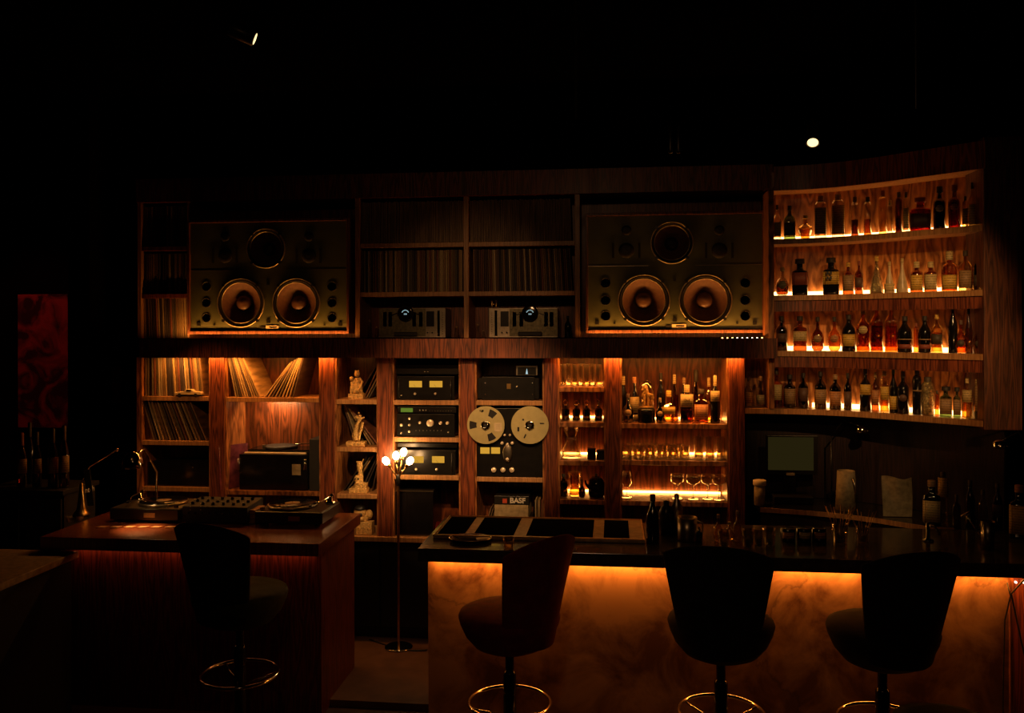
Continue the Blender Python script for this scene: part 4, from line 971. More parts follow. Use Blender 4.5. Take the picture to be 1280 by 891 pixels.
# dark box in bay A bottom, equipment in bay B
t, *_ = case('record_player', 'black dust-covered turntable in the lowest cubby below leaning records', 'turntable', 184, 260, 577, 609, YL+.05, dep=.26, mat=M['black_gloss'], zb=SH['A'][2]+.001)
knob(t, 241, 584, YL+.05, .003, 'white', .003, 'indicator'); knob(t, 253, 610.5, YL+.05, .003, 'white', .003, 'indicator')
Yb = YL+.03
zb_ = PZ(340, 613, Yb)
MB().box(bays['B'][0], bays['B'][1], YL+.008, YLB, zb_-.03, zb_).build('shelf', M['panel_wood'], low)
t, x0, x1, z0, z1 = case('rack_amplifier', 'large glossy black rack amplifier with chrome handles below record fan', 'amplifier', 299, 384, 567.5, 612, Yb, dep=.28, mat=M['black_gloss'], zb=zb_+.001)
for px in (299.5, 382.5):
    xx, zt = q3(px, 573, Yb); _, zb2 = q3(px, 587, Yb)
    for dx in (-.006, .006): MB().tube([(xx+dx, Yb-.001, zt), (xx+dx, Yb-.02, zt-.004), (xx+dx, Yb-.02, zb2+.004), (xx+dx, Yb-.001, zb2)], .003).build('handle', M['chrome'], t)
plate(t, 365, 376, 580, 594, Yb, M['paperbag'], 'sticker')
MB().box(PX(304, Yb), PX(381, Yb), Yb+.01, Yb+.03, z1+.001, z1+.014).build('top_bar', M['paper'], t, bevel=.004)
tt = thing('record_player', 'black turntable resting on the large rack amplifier', 'turntable', (PX(345, Yb), Yb+.06, z1+.016))
MB().box(PX(306, Yb), PX(384, Yb), Yb+.05, Yb+.27, z1+.001, z1+.03).build('plinth', M['black_gloss'], tt, bevel=.003)
MB().lathe([(.13, .031), (.13, .045), (.12, .048), (.0001, .048)], (PX(340, Yb), Yb+.16, z1), seg=32).build('platter', M['rubber'], tt)
MB().box(PX(324, Yb), PX(328, Yb), Yb+.05, Yb+.07, z1+.03, z1+.065).build('clamp', M['steel'], tt)
MB().tube([(PX(378, Yb), Yb+.2, z1+.06), (PX(360, Yb), Yb+.12, z1+.062)], .004).build('tonearm', M['chrome'], tt)
cb = MB().box(PX(386, Yb), bays['B'][1]-.004, Yb, Yb+.27, zb_+.001, PZ(390, 549, Yb)).build('speaker_box', M['black_matte'], None, loc=(PX(393, Yb), Yb, zb_), bevel=.004)
tag(cb, 'tall matte black box squeezed between rack amplifier and pillar', 'box')
gp = MB().xbox((PX(289, YL+.06), YL+.10, PZ(290, 585, YL)+.0), (.008, .25, .32), Matrix.Rotation(-.55, 3, 'Z') @ Matrix.Rotation(-.06, 3, 'Y')).build('glossy_sleeve', M['plum'], None, loc=(PX(289, YL), YL+.1, zb_), bevel=.001)
gp.location.z += .0; tag(gp, 'glossy plum-coloured sleeve leaning on the pillar beside the rack amplifier', 'record')
# ------------------------------------------------------------------ bulb floor lamp
YF = 6.10; lx = PX(497.3, YF)
t = thing('bulb_lamp', 'branching floor lamp with four bare glowing bulbs in front of the shelves', 'lamp', (lx, YF, PLZ))
MB().lathe([(.10, 0), (.10, .008), (.09, .014), (.0001, .016)], (lx, YF, PLZ), seg=36).build('base', M['chrome'], t)
zj = PZ(497, 598, YF)
MB().cyl((lx, YF, 0), .009, PLZ+.012, zj, 'Z', 12).build('pole', M['brass'], t)
MB().lathe([(.012, -.05), (.018, -.01), (.014, .02), (.006, .03)], (lx, YF, zj), seg=14).build('joint', M['black'], t)
for px, py, dy in ((482.5, 576, -.02), (495, 569.5, .01), (504.5, 565, .02), (512.5, 576, -.03)):
    p = P(px, py, YF+dy); s_ = Vector((lx, YF, zj)); dv = (p-s_).normalized()
    MB().tube([s_, s_+(p-s_)*.35+Vector((0, 0, .0)), p-dv*.045], .005).build('arm', M['brass'], t)
    so = MB().tube([p-dv*.055, p-dv*.028], [.011, .014], 12).build('socket', M['brass'], t)
    rt = dv.to_track_quat('Z', 'Y').to_matrix(); b = MB().ell(p, (.024, .024, .031), 16, rt).build('bulb', M['bulb'], so)
cb = MB(); pts = []
for k in range(20):
    f = k/19; q_ = PG(462+f*72, 800+14*math.sin(f*PI*.6), PLZ); pts.append((q_.x, q_.y, PLZ+.006))
o = cb.tube(pts, .005).build('cable', M['rubber']); tag(o, 'thin black cable curving on the floor around the lamp base', 'cable')
# ------------------------------------------------------------------ DJ counter
ZD = 1.05; yd0, yd1 = 4.95, 5.80
dxr = PX(398.5, yd0, 680); dxl = PX(50, yd0, 680)
t = thing('dj_counter', 'long reddish wooden counter carrying two turntables', 'counter', ((dxl+dxr)/2, yd0, 0))
MB().box(dxl, dxr, yd0, yd1, ZD-.075, ZD).build('worktop', M['counter_wood'], t, bevel=.004)
MB().box(dxl+.1, dxr-.02, yd0+.10, yd0+.13, 0, ZD-.075).build('front_panel', M['face_wood'], t)
MB().box(dxr-.05, dxr-.02, yd0+.13, yd1-.08, PLZ if yd0 > 5.2 else 0, ZD-.075).build('side_panel', M['face_wood'], t)
MB().box(dxl+.1, dxl+.13, yd0+.13, yd1-.05, 0, ZD-.075).build('side_panel', M['face_wood'], t)
# turntables on the counter
def deck(label, px0, px1, py, y0, right=True):
    x0 = PX(px0, y0, py); x1 = PX(px1, y0, py); z = ZD+.001; w = x1-x0; d = .36; Hh = .09
    t = thing('turntable', label, 'turntable', ((x0+x1)/2, y0, z), 'turntables on the wooden counter')
    MB().box(x0, x1, y0, y0+d, z+.018, z+Hh).build('plinth', M['black'], t, bevel=.006)
    MB().box(x0+.01, x1-.01, y0+.01, y0+d-.01, z+Hh, z+Hh+.003).build('top_plate', M['steel'] if not right else M['plate'], t)
    for fx in (x0+.05, x1-.05):
        for fy in (y0+.05, y0+d-.05): MB().cyl((fx, fy, z), .022, 0, .02, 'Z', 14).build('foot', M['rubber'], t)
    sx = 1 if right else -1; cx = (x0+x1)/2-sx*.04; cy = y0+d/2; zt = z+Hh+.003
    MB().lathe([(.155, 0), (.16, .006), (.158, .016), (.15, .018), (.0001, .018)], (cx, cy, zt), seg=48).build('platter', M['steel'], t)
    r_ = MB().lathe([(.150, .0185), (.150, .020), (.05, .0205), (.0001, .0205)], (cx, cy, zt), seg=48).build('vinyl_record', M['black_gloss'], t)
    MB().lathe([(.048, .0206), (.048, .021), (.0001, .021)], (cx, cy, zt), seg=24).build('record_label', lab(TAN), r_)
    MB().cyl((cx, cy, zt), .004, .02, .035, 'Z', 8).build('spindle', M['chrome'], t)
    ax, ay = (x1-.045 if right else x0+.045), y0+d-.08
    ar = MB().lathe([(.035, 0), (.035, .012), (.022, .016), (.018, .045), (.0001, .047)], (ax, ay, zt), seg=24).build('tonearm_base', M['chrome'], t)
    MB().tube([(ax, ay+.04, zt+.045), (ax, ay, zt+.045), (ax-sx*.01, ay-.12, zt+.04), (ax-sx*.05, ay-.20, zt+.03)], .005).build('tonearm', M['chrome'], ar)
    MB().cyl((ax, ay, zt+.045), .014, .035, .06, 'Y', 14).build('counterweight', M['chrome'], ar)
    MB().box(ax-sx*.05-.010, ax-sx*.05+.010, ay-.235, ay-.20, zt+.022, zt+.034).build('headshell', M['black'], ar)
    MB().cyl((x0+.035 if right else x1-.035, y0+.04, zt), .016, 0, .014, 'Z', 16).build('strobe_knob', M['chrome'], t)
    MB().cyl((x0+.09 if right else x1-.09, y0+.03, zt), .006, 0, .02, 'Z', 8).build('cue_light', M['chrome'], t)
    xx, zz = q3((px0+px1)/2+6, 0, y0); pl = MB().box((x0+x1)/2+.00, (x0+x1)/2+.075, y0-.002, y0+.001, z+.035, z+.065).build('name_plate', M['steel'], t)
    return t
deck('silver-topped turntable lit by the gooseneck lamp', 137, 223, 645, 5.365, False)
deck('dim black turntable nearest the carved figures', 318, 403, 648, 5.36, True)
x0, x1 = PX(228, 5.38, 640), PX(309, 5.38, 640)
t = thing('dj_mixer', 'black rotary mixer between the two turntables', 'mixer', ((x0+x1)/2, 5.38, ZD))
z = ZD+.001
b = MB(); b._add([(x0, 5.38, z+.01), (x1, 5.38, z+.01), (x1, 5.38, z+.11), (x0, 5.38, z+.11), (x0, 5.64, z+.01), (x1, 5.64, z+.01), (x1, 5.64, z+.125), (x0, 5.64, z+.125)], [(0, 1, 2, 3), (7, 6, 5, 4), (3, 2, 6, 7), (0, 4, 5, 1), (0, 3, 7, 4), (1, 5, 6, 2)])
b.build('casing', M['black_matte'], t, bevel=.004)
for fx in (x0+.03, x1-.03):
    for fy in (5.41, 5.61): MB().cyl((fx, fy, z), .014, 0, .012, 'Z', 10).build('foot', M['rubber'], t)
for i in range(6):
    for j in range(3):
        yy = 5.43+j*.07; zz = z+.11+(yy-5.38)*.055; MB().lathe([(.011, 0), (.010, .016), (.0001, .018)], (x0+.045+i*(x1-x0-.09)/5, yy, zz), seg=12).build('knob', M['black_gloss'], t)
for i in range(8): knob(t, 236+i*8.5, 641, 5.38, .006, 'black_gloss', .012)
for i in range(6):
    knob(t, 238+(i//3)*13, 629+(i % 3)*4, 5.38, .002, 'white', .003, 'indicator')
x0 = PX(306, 5.42, 640)
for k in range(3):
    o = MB().box(x0+.025, x0+.075, 5.42, 5.57, ZD+.001+k*.03, ZD+.028+k*.03).build('cartridge_case', M['edge_wood'], None, loc=(x0+.03, 5.45, ZD+.001+k*.03), bevel=.002)
    tag(o, ['lowest', 'middle', 'topmost'][k]+' of the three little wooden cases between mixer and turntable', 'box', 'little wooden cases')
# cards in front of the first deck
for k in range(6):
    p = PG(128+k*17, 659, ZD); w = .034
    o = MB(); o._add([(p.x-w, p.y-.018, ZD+.001), (p.x+w-.012, p.y-.018, ZD+.001), (p.x+w, p.y+.022, ZD+.001), (p.x-w+.012, p.y+.022, ZD+.001), (p.x-w, p.y-.018, ZD+.004), (p.x+w-.012, p.y-.018, ZD+.004), (p.x+w, p.y+.022, ZD+.004), (p.x-w+.012, p.y+.022, ZD+.004)],
        [(0, 3, 2, 1), (4, 5, 6, 7), (0, 1, 5, 4), (1, 2, 6, 5), (2, 3, 7, 6), (3, 0, 4, 7)])
    o = o.build('card', M['edge_wood'], None, loc=(p.x, p.y, ZD+.001))
    tag(o, ORDN[k]+' flat pale card from the brass lamp, in the row before the turntable', 'card', 'row of pale cards')
# gooseneck lamp
p = P(165, 620, 5.34); hx = PX(166, 5.34, 575); hz = PZ(166, 577, 5.34)
t = thing('gooseneck_lamp', 'chrome gooseneck lamp bent over the silver-topped turntable', 'lamp', (p.x-.06, 5.765, ZD+.001))
MB().lathe([(.034, 0), (.034, .01), (.02, .02), (.0001, .022)], (p.x-.06, 5.765, ZD+.001), seg=24).build('base', M['chrome'], t)
MB().tube([(p.x-.06, 5.765, ZD+.02), (p.x-.065, 5.765, ZD+.15), (p.x-.05, 5.74, ZD+.27), (hx-.01, 5.50, hz+.06), (hx, 5.36, hz+.04)], .008, 10).build('neck', M['chrome'], t)
hd = MB().lathe([(.062, -.04), (.066, -.02), (.06, .02), (.04, .05), (.012, .065), (.0001, .066)], (hx, 5.34, hz), seg=28, caps=False).build('lamp_head', M['chrome'], t)
MB().ell((hx, 5.34, hz-.025), (.022, .022, .022)).build('bulb', M['bulb'], hd)
spot('gooseneck_lamp_light', (hx, 5.34, hz-.055), (hx+.12, 5.22, ZD), 22, (1, .50, .16), .95, .8, .02)
# brass lamp with swing arm
p = PG(95, 648, ZD); bx, by = p.x, p.y+.06
t = thing('swing_arm_lamp', 'brass swing-arm lamp with a tapering stand at the counter end', 'lamp', (bx, by, ZD+.001))
MB().lathe([(.05, 0), (.055, .015), (.045, .03), (.03, .05), (.024, .10), (.016, .16), (.010, .22), (.0001, .225)], (bx, by, ZD+.001), seg=20).build('stand', M['brass'], t)
a0 = Vector((bx, by, ZD+.22)); a1 = P(112, 583, by); a2 = P(146, 562, by)
MB().tube([a0, a1, a2], .006).build('arm', M['chrome'], t)
MB().ell(a2, (.014, .014, .014)).build('arm_end', M['chrome'], t)
bn = MB().xbox((PX(109.5, by-.05), by-.04, PZ(110, 608, by)), (.045, .004, .24), Matrix.Rotation(-.12, 3, 'Y')).build('banner_card', M['black_matte'], None, loc=(PX(110, by), by-.04, ZD))
tag(bn, 'narrow black card with sideways white letters against the brass lamp', 'card')
text('ntch', .052, M['white'], bn, (PX(111, by-.05), by-.043, PZ(110, 610, by)), (PI/2, PI/2-.12, 0))
# glass ashtray near lamp
ag = MB().lathe([(.0001, 0), (.05, 0), (.058, .035), (.05, .035), (.042, .012), (.0001, .01)], (PX(108, by), by-.13, ZD+.001), seg=20, smooth=False).build('ashtray', GL['clear'], None, loc=(PX(108, by), by-.13, ZD+.001)); tag(ag, 'cut glass ashtray at the foot of the brass lamp', 'ashtray')
# left credenza with bottles
cz = 1.22; y = 5.62
t = thing('credenza', 'dark cabinet carrying wine bottles below the red-lit artwork', 'cabinet', (PX(55, y), y, 0))
ca, cbx = PX(-12, y), PX(92, y)
MB().box(ca, cbx, y-.12, y+.3, cz-.03, cz).build('top', M['black_matte'], t, bevel=.003); MB().box(ca+.02, cbx-.02, y-.08, y+.28, 0, cz-.03).build('carcass', M['black_matte'], t)
for k in range(2): d = MB().box(ca+.03+k*(cbx-ca)/2, ca-.03+(k+1)*(cbx-ca)/2, y-.10, y-.08, .1, cz-.06).build('door', M['black_matte'], t, bevel=.003)
for px, ty, w, gl, cp, d in ((27, 541, 12, 'red', RED, 'red-capped wine bottle with a pale label, at the credenza end'), (46, 540, 11, 'black', DIM, 'dark wine bottle with narrow label, second on the credenza'),
                        (66, 536, 12, 'black', DIM, 'dark wine bottle with a tan label, third on the credenza'), (80, 532, 12, 'brown', BRN, 'brown wine bottle with faded label, nearest the pillar'), (37, 528, 11, 'black', DIM, 'plain tall black bottle behind on the credenza')):
    yy = y+.0 if px != 37 else y+.12
    bottle((PX(px, yy), yy, cz+.001), w*MPP(px, yy), PZ(px, ty, yy)-cz, 'wine', gl, d, lc=TAN if px != 37 else None, lz=(.25, .52), cap=cp, capf=.75, group='wine bottles on the credenza')
pts = [PG(24, 604+8, 1.0)]
pts = [P(22+k*4.5, 603+(k/9)**1.3*38+2*math.sin(k), 5.0-.0*k) for k in range(9)]
# black side table lower left
tz = .96; c1 = PG(98.5, 688.5, tz)
t = thing('side_table', 'low dark table end in front of the wooden counter', 'table', (c1.x-.4, c1.y-.35, 0))
MB().box(c1.x-1.0, c1.x, c1.y-.75, c1.y, tz-.04, tz).build('table_top', M['stone_tan'], t, bevel=.004)
MB().box(c1.x-.95, c1.x-.03, c1.y-.70, c1.y-.03, 0, tz-.04).build('cabinet_body', M['black_matte'], t)
# ------------------------------------------------------------------ left wall decor
YA = 6.80
a = P(22, 368, YA); b_ = P(85, 535, YA)
m, nt, out = newmat('red_mural')
bs = N(nt, 'ShaderNodeBsdfPrincipled'); bs.inputs['Roughness'].default_value = .7
tc = N(nt, 'ShaderNodeTexCoord'); no = N(nt, 'ShaderNodeTexNoise'); no.inputs['Scale'].default_value = 4; no.inputs['Detail'].default_value = 6; no.inputs['Distortion'].default_value = 1.5
nt.links.new(tc.outputs['Object'], no.inputs['Vector']); rp = N(nt, 'ShaderNodeValToRGB')
rp.color_ramp.elements[0].position = .42; rp.color_ramp.elements[0].color = (.03, .008, .01, 1); rp.color_ramp.elements[1].position = .6; rp.color_ramp.elements[1].color = (.35, .06, .05, 1)
nt.links.new(no.outputs['Fac'], rp.inputs['Fac']); nt.links.new(rp.outputs['Color'], bs.inputs['Base Color']); nt.links.new(bs.outputs[0], out.inputs[0])
mu = MB().box(a.x, b_.x, YA, YA+.05, b_.z, a.z).build('wall_art', m, None, loc=((a.x+b_.x)/2, YA, b_.z), bevel=.003); tag(mu, 'tall red-lit mottled artwork on the wall above the credenza', 'artwork')
cu_ = MB(); x0, x1 = PX(113, 6.66), PX(174, 6.66); pa = []; pb = []
for k in range(61):
    x = x0+(x1-x0)*k/60; yy = 6.66+.03*math.sin(k*.9); pa.append((x, yy)); pb.append((x, yy+.01))
cu_ = cu_.strip(pa, pb, .02, 4.05).build('curtain', M['navy']); tag(cu_, 'dark navy pleated curtain beside the record shelving', 'curtain')
a = P(134, 455, 6.60); b_ = P(153, 506, 6.60)
t = thing('picture_frame', 'small framed print hanging in front of the navy curtain', 'picture', ((a.x+b_.x)/2, 6.60, b_.z))
MB().box(a.x, b_.x, 6.60, 6.615, b_.z, a.z).build('frame', M['black_gloss'], t, bevel=.003)
pr = MB().box(a.x+.012, b_.x-.012, 6.597, 6.60, b_.z+.014, a.z-.014).build('print', lab((.10, .05, .02)), t)
MB().torus(((a.x+b_.x)/2, 6.596, (a.z+b_.z)/2-.02), .022, .004, 'Y', 24, 6, 1.5).build('printed_swirl', lab(TAN), pr)
MB().tube([((a.x+b_.x)/2+.02, 6.596, (a.z+b_.z)/2+.05), ((a.x+b_.x)/2-.01, 6.596, (a.z+b_.z)/2+.07), ((a.x+b_.x)/2-.018, 6.596, (a.z+b_.z)/2)], .004, 6).build('printed_swirl', lab(TAN), pr)
# ------------------------------------------------------------------ bar
ZT = 1.10; yb0, yb1 = 4.71, 5.48
bxl = PX(522, yb0, 684)
BR = 3.45
t = thing('bar_counter', 'long bar with dark polished stone top and underlit front', 'bar counter', ((bxl+BR)/2, yb0, 0))
MB().box(bxl, BR, yb0, yb1, ZT-.072, ZT).build('bar_top', M['stone'], t, bevel=.004)
# warm concrete front
m, nt, out = newmat('warm_plaster')
bs = N(nt, 'ShaderNodeBsdfPrincipled'); bs.inputs['Roughness'].default_value = .55
tc = N(nt, 'ShaderNodeTexCoord'); no = N(nt, 'ShaderNodeTexNoise'); no.inputs['Scale'].default_value = 3.4; no.inputs['Detail'].default_value = 9; no.inputs['Roughness'].default_value = .62; no.inputs['Distortion'].default_value = .6
no2 = N(nt, 'ShaderNodeTexVoronoi', feature='DISTANCE_TO_EDGE'); no2.inputs['Scale'].default_value = 1.1
mp = N(nt, 'ShaderNodeMapping'); nt.links.new(tc.outputs['Object'], mp.inputs['Vector']); mxv = N(nt, 'ShaderNodeMix'); mxv.data_type = 'VECTOR'; mxv.inputs[0].default_value = .35
nt.links.new(mp.outputs[0], mxv.inputs[4]); nt.links.new(no.outputs['Color'], mxv.inputs[5]); nt.links.new(mxv.outputs[1], no2.inputs['Vector'])
nt.links.new(tc.outputs['Object'], no.inputs['Vector']); rp = N(nt, 'ShaderNodeValToRGB')
rp.color_ramp.elements[0].position = .38; rp.color_ramp.elements[0].color = (.13, .055, .030, 1); rp.color_ramp.elements[1].position = .60; rp.color_ramp.elements[1].color = (.42, .23, .12, 1)
nt.links.new(no.outputs['Fac'], rp.inputs['Fac'])
vr = N(nt, 'ShaderNodeMapRange'); vr.inputs['From Max'].default_value = .012; vr.inputs['To Min'].default_value = .6; nt.links.new(no2.outputs['Distance'], vr.inputs['Value'])
ml = N(nt, 'ShaderNodeVectorMath', operation='SCALE'); nt.links.new(rp.outputs['Color'], ml.inputs[0]); nt.links.new(vr.outputs[0], ml.inputs['Scale'])
nt.links.new(ml.outputs[0], bs.inputs['Base Color']); bpn = N(nt, 'ShaderNodeBump'); bpn.inputs['Strength'].default_value = .3; bpn.inputs['Distance'].default_value = .006
nt.links.new(no.outputs['Fac'], bpn.inputs['Height']); nt.links.new(bpn.outputs['Normal'], bs.inputs['Normal']); nt.links.new(bs.outputs[0], out.inputs[0])
M['plaster'] = m
yF = 4.84; fx1 = PX(1262, yF, 760)
MB().box(bxl+.03, fx1, yF, yF+.06, 0, ZT-.072).build('front_panel', m, t)
MB().box(bxl+.03, bxl+.09, yF+.06, yb1-.04, 0, ZT-.072).build('side_panel', m, t)
MB().box(fx1+.001, BR, yF+.05, yF+.10, 0, ZT-.072).build('end_panel', M['face_wood'], t)
MB().box(fx1-.005, fx1+.012, yF-.02, yF+.05, 0, ZT-.08).build('corner_trim', M['post_wood'], t)
MB().box(bxl+.05, BR, yF-.05, yF-.02, ZT-.079, ZT-.073).build('led_strip', emis('led_bar_under', (1, .36, .06), 3.0), t)
for k in range(5):
    x = fx1+.03+k*.02; MB().cyl((x, yF+.045, ZT-.14), .005, -.004, .004, 'Y', 8).build('led_dot', M['led_dot'], t) if k in (1, 3) else None
cbm = MB()
p0 = P(1259, 728, 4.8); p1 = P(1263, 745, 4.79); p2 = P(1256, 775, 4.8); p3 = P(1254, 850, 4.81)
o = cbm.tube([p0, p1, p2, p3, (p3.x, 4.82, .01)], .004).build('cable', M['rubber']); tag(o, 'thin cable hanging down the bar corner', 'cable')
o = MB().tube([P(1290, 715, 4.78), P(1275, 730, 4.78), P(1264, 742, 4.79), P(1270, 770, 4.79), P(1283, 830, 4.8), P(1288, 860, 4.81)], .005).build('cable', M['rubber']); tag(o, 'looped cable crossing the corner beside the hanging cable', 'cable')
# inlaid tray station on the bar
ya, yb_ = 4.93, 5.46
p0, p1 = PG(541, 668.5, ZT+.02), PG(803, 672, ZT+.02)
sx0, sx1 = PX(541, p0.y, 668), PX(806, p0.y, 670)
y0 = p0.y; y1 = 5.47
t = thing('service_tray', 'raised metal-rimmed service station with dark wells set on the bar', 'tray', ((sx0+sx1)/2, y0, ZT))
MB().box(sx0, sx1, y0, y1, ZT+.001, ZT+.016).build('station_bed', M['stone_tan'], t, bevel=.002)
rim = MB(); rr = .008
for (a0_, a1_, b0_, b1_) in ((sx0, sx1, y0, y0+rr), (sx0, sx1, y1-rr, y1), (sx0, sx0+rr, y0+rr, y1-rr), (sx1-rr, sx1, y0+rr, y1-rr)): rim.box(a0_, a1_, b0_, b1_, ZT+.016, ZT+.022)
rim.build('rim', M['brass'], t)
for a, b in ((556, 588), (599, 647), (662, 742), (755, 786)):
    xa_, xb_ = PX(a, (y0+y1)/2, 660), PX(b, (y0+y1)/2, 660); w_ = MB().box(xa_, xb_, y0+.05, y1-.03, ZT+.0165, ZT+.0185).build('well', M['well'], t)
# plate with napkin, small glass
p = PG(588, 676, ZT)
t = thing('plate', 'dark oval plate with folded paper on the bar end', 'plate', (p.x, p.y, ZT+.001))
MB().lathe([(.0001, 0), (.09, 0), (.118, .016), (.121, .018), (.116, .020), (.085, .006), (.0001, .005)], (p.x, p.y, ZT+.001), seg=40, ry=.8).build('dish', M['black_gloss'], t)
MB().torus((p.x, p.y, ZT+.020), .119, .0022, 'Z', 48, 6, .8).build('rim_line', M['brass'], t)
o = MB().xbox((p.x+.075, p.y-.02, ZT+.019), (.075, .05, .005), Matrix.Rotation(.3, 3, 'Z')).build('napkin', M['paper']); tag(o, 'small folded napkin on the oval plate', 'napkin')
p = PG(636, 686, ZT)
o = MB().lathe([(.0001, .004), (.022, .004), (.024, 0), (.026, 0), (.032, .062), (.030, .062), (.023, .01), (.0001, .01)], (p.x, p.y, ZT+.001), seg=18).build('shot_glass', GL['honey'], None, loc=(p.x, p.y, ZT+.001)); tag(o, 'small empty shot glass on the bar beside the red stool', 'glass')
def on_bar(px, py, z=ZT): return PG(px, py, z+.001)
def shaker(px, py, r, h, label, mat='steel', name='cocktail_shaker'):
    p = on_bar(px, py); t = thing(name, label, 'shaker', p); ORG[t] = p
    MB().lathe([(.0001, 0), (r*.8, 0), (r, h*.6), (r*1.02, h*.62), (r*.7, h*.8), (r*.4, h*.86), (r*.4, h*.97), (.0001, h)], p, seg=20).build('shaker_body', M[mat], t)
    return t
# bar tools group
p = on_bar(816, 678); t = bottle(tuple(p), .075, .27, 'wine', 'black', 'tall black bottle with bright edge highlight on the bar', cap=DIM)
shaker(833, 668, .045, .20, 'dark cocktail shaker behind the tall black bar bottle', 'plate'); shaker(846, 668, .035, .24, 'slender steel shaker beside the bar mug', 'steel')
p = on_bar(859, 675); t = thing('mixing_jug', 'straight steel jug with brass rim on the bar', 'jug', p); ORG[t] = p
MB().lathe([(.0001, 0), (.05, 0), (.054, .004), (.056, .13), (.052, .13), (.05, .01), (.0001, .01)], p, seg=24).build('jug_body', M['steel'], t)
MB().tube([p+Vector((.054, 0, .11)), p+Vector((.085, 0, .10)), p+Vector((.085, 0, .04)), p+Vector((.054, 0, .03))], .005).build('handle', M['steel'], t)
p = on_bar(861, 679); 
for k, (px, py, r, h, d) in enumerate(((898, 676, .03, .15, 'clear stoppered flask on the bar nearest the jug'), (912, 674, .032, .10, 'low clear flask between two taller flasks'), (922, 676, .03, .17, 'tall clear stoppered flask near beige canister'), (874, 678, .02, .09, 'tiny dark dropper bottle beside the jug'))):
    bottle(tuple(on_bar(px, py)), r*2, h, 'round' if k < 3 else 'std', 'honey' if k < 3 else 'dark', d, cap=TAN)
for k, (px, py) in enumerate(((905, 683), (935, 682), (948, 681), (962, 680))):
    p = on_bar(px, py); o = MB().lathe([(.0001, .004), (.026, .004), (.028, 0), (.034, .09), (.032, .09), (.027, .01), (.0001, .01)], p, seg=16).build('bar_glass', GL['clear'], None, loc=p)
    tag(o, ['empty bar glass in front of the clear flasks', 'empty bar glass below the beige canister', 'empty bar glass just beyond the beige canister', 'empty bar glass nearest the black tin'][k], 'glass', 'empty glasses behind the bar top')
# beige canister on rear ledge
ZR = 1.10
CP = smooth([(.97, 6.01), (1.10, 5.985), (1.35, 5.91), (1.6, 5.78), (1.78, 5.63), (1.90, 5.545), (2.1, 5.50), (2.5, 5.495), (3.0, 5.495)])
t = thing('rear_counter', 'curved dark rear counter with brass-lit edge under the bottle shelves', 'counter', (1.6, 5.9, PLZ))
MB().prism([(x, y) for x, y in CP]+[(3.0, 6.42), (.97, 6.42)], ZR-.04, ZR-.002).build('counter_top', M['black_gloss'], t)
CPe = [q_ for q_ in CP if q_[0] < 2.05]
MB().strip(offs(CPe, -.006), CPe, ZR-.03, ZR).build('edge_trim', M['edge_wood'], t)
MB().strip(offs(CPe, .03), offs(CPe, .06), PLZ, ZR-.04).build('front_panel', M['black_wood'], t)
bk = offs(PATH, DEP+.02)
MB().strip(bk, offs(PATH, DEP+.04), ZR, 1.70).build('splash_panel', M['black_wood'], t)
def on_ledge(px, off=.15):
    q_ = hit(offs([(.86, 6.02)]+CP, off), px); return Vector((q_.x, q_.y, ZR+.0))
p = on_ledge(949, .10); Y = p.y; s = MPP(949, Y)
t = thing('canister', 'tall beige paper canister with pale band beside the screen', 'canister', p)
h_ = PZ(949, 600, Y)-ZR; MB().lathe([(.0001, 0), (7*s, 0), (6.6*s, h_*.82), (.0001, h_*.82)], p, seg=24).build('canister_body', M['paperbag'], t)
MB().lathe([(8*s, h_*.80), (8.2*s, h_*.81), (8.2*s, h_), (7.5*s, h_*1.01), (.0001, h_*1.01)], p, seg=24).build('lid', M['paper'], t)
# screen
p = on_ledge(988, .28); Y = p.y
x0, z1 = q3(960, 546, Y); x1, z0 = q3(1017, 588, Y)
t = thing('monitor', 'dim olive point-of-sale screen on a dark stand', 'monitor', ((x0+x1)/2, Y, ZR))
MB().box(x0-.012, x1+.03, Y, Y+.03, z0-.03, z1+.012).build('bezel', M['black'], t, bevel=.004)
MB().box(x0, x1, Y-.002, Y, z0, z1).build('display', M['screen'], t)
MB().box((x0+x1)/2-.04, (x0+x1)/2+.04, Y+.03, Y+.06, ZR, z0+.05).build('stand', M['black'], t); MB().box((x0+x1)/2-.13, (x0+x1)/2+.13, Y-.10, Y+.10, ZR, ZR+.05).build('stand_foot', M['black'], t, bevel=.006)
xx, zz = q3(988, 588+4.5, Y); MB().box(xx-.028, xx+.028, Y-.004, Y-.002, zz-.008, zz+.010).build('name_sticker', M['paper'], t)
# metal jug and paper cloth
p = on_ledge(1057, .16); Y = p.y; s = MPP(1057, Y)
t = thing('milk_jug', 'tan metal jug with a strap handle on the rear counter', 'jug', p)
h_ = PZ(1057, 588, Y)-ZR
MB().lathe([(.0001, 0), (13*s, 0), (10.5*s, h_), (10*s, h_), (12*s, .01), (.0001, .01)], p, seg=24).build('jug_body', M['paperbag'], t)
MB().tube([p+Vector((5*s, -12*s, h_*.85)), p+Vector((8*s, -14*s, h_*.6)), p+Vector((9*s, -13*s, h_*.3))], .006).build('handle', M['steel'], t)
p = on_ledge(1124, .14); Y = p.y
b = MB(); nx, nz = 10, 8; vs = []
x0, z1 = q3(1106, 597, Y); x1, z0 = q3(1142, 628, Y); z0 = ZR+.002
for side in (0, .006):
    for i in range(nx+1):
        for j in range(nz+1):
            f, g = i/nx, j/nz; vs.append((x0+(x1-x0)*f*(1+.04*g)-.01*(1-g), Y+.03*math.sin(f*5+g*2)*g+.04*(g)+side, z0+(z1-z0)*g+.006*math.sin(f*7)*g-.01*f*g))
n_ = (nx+1)*(nz+1); fs = []
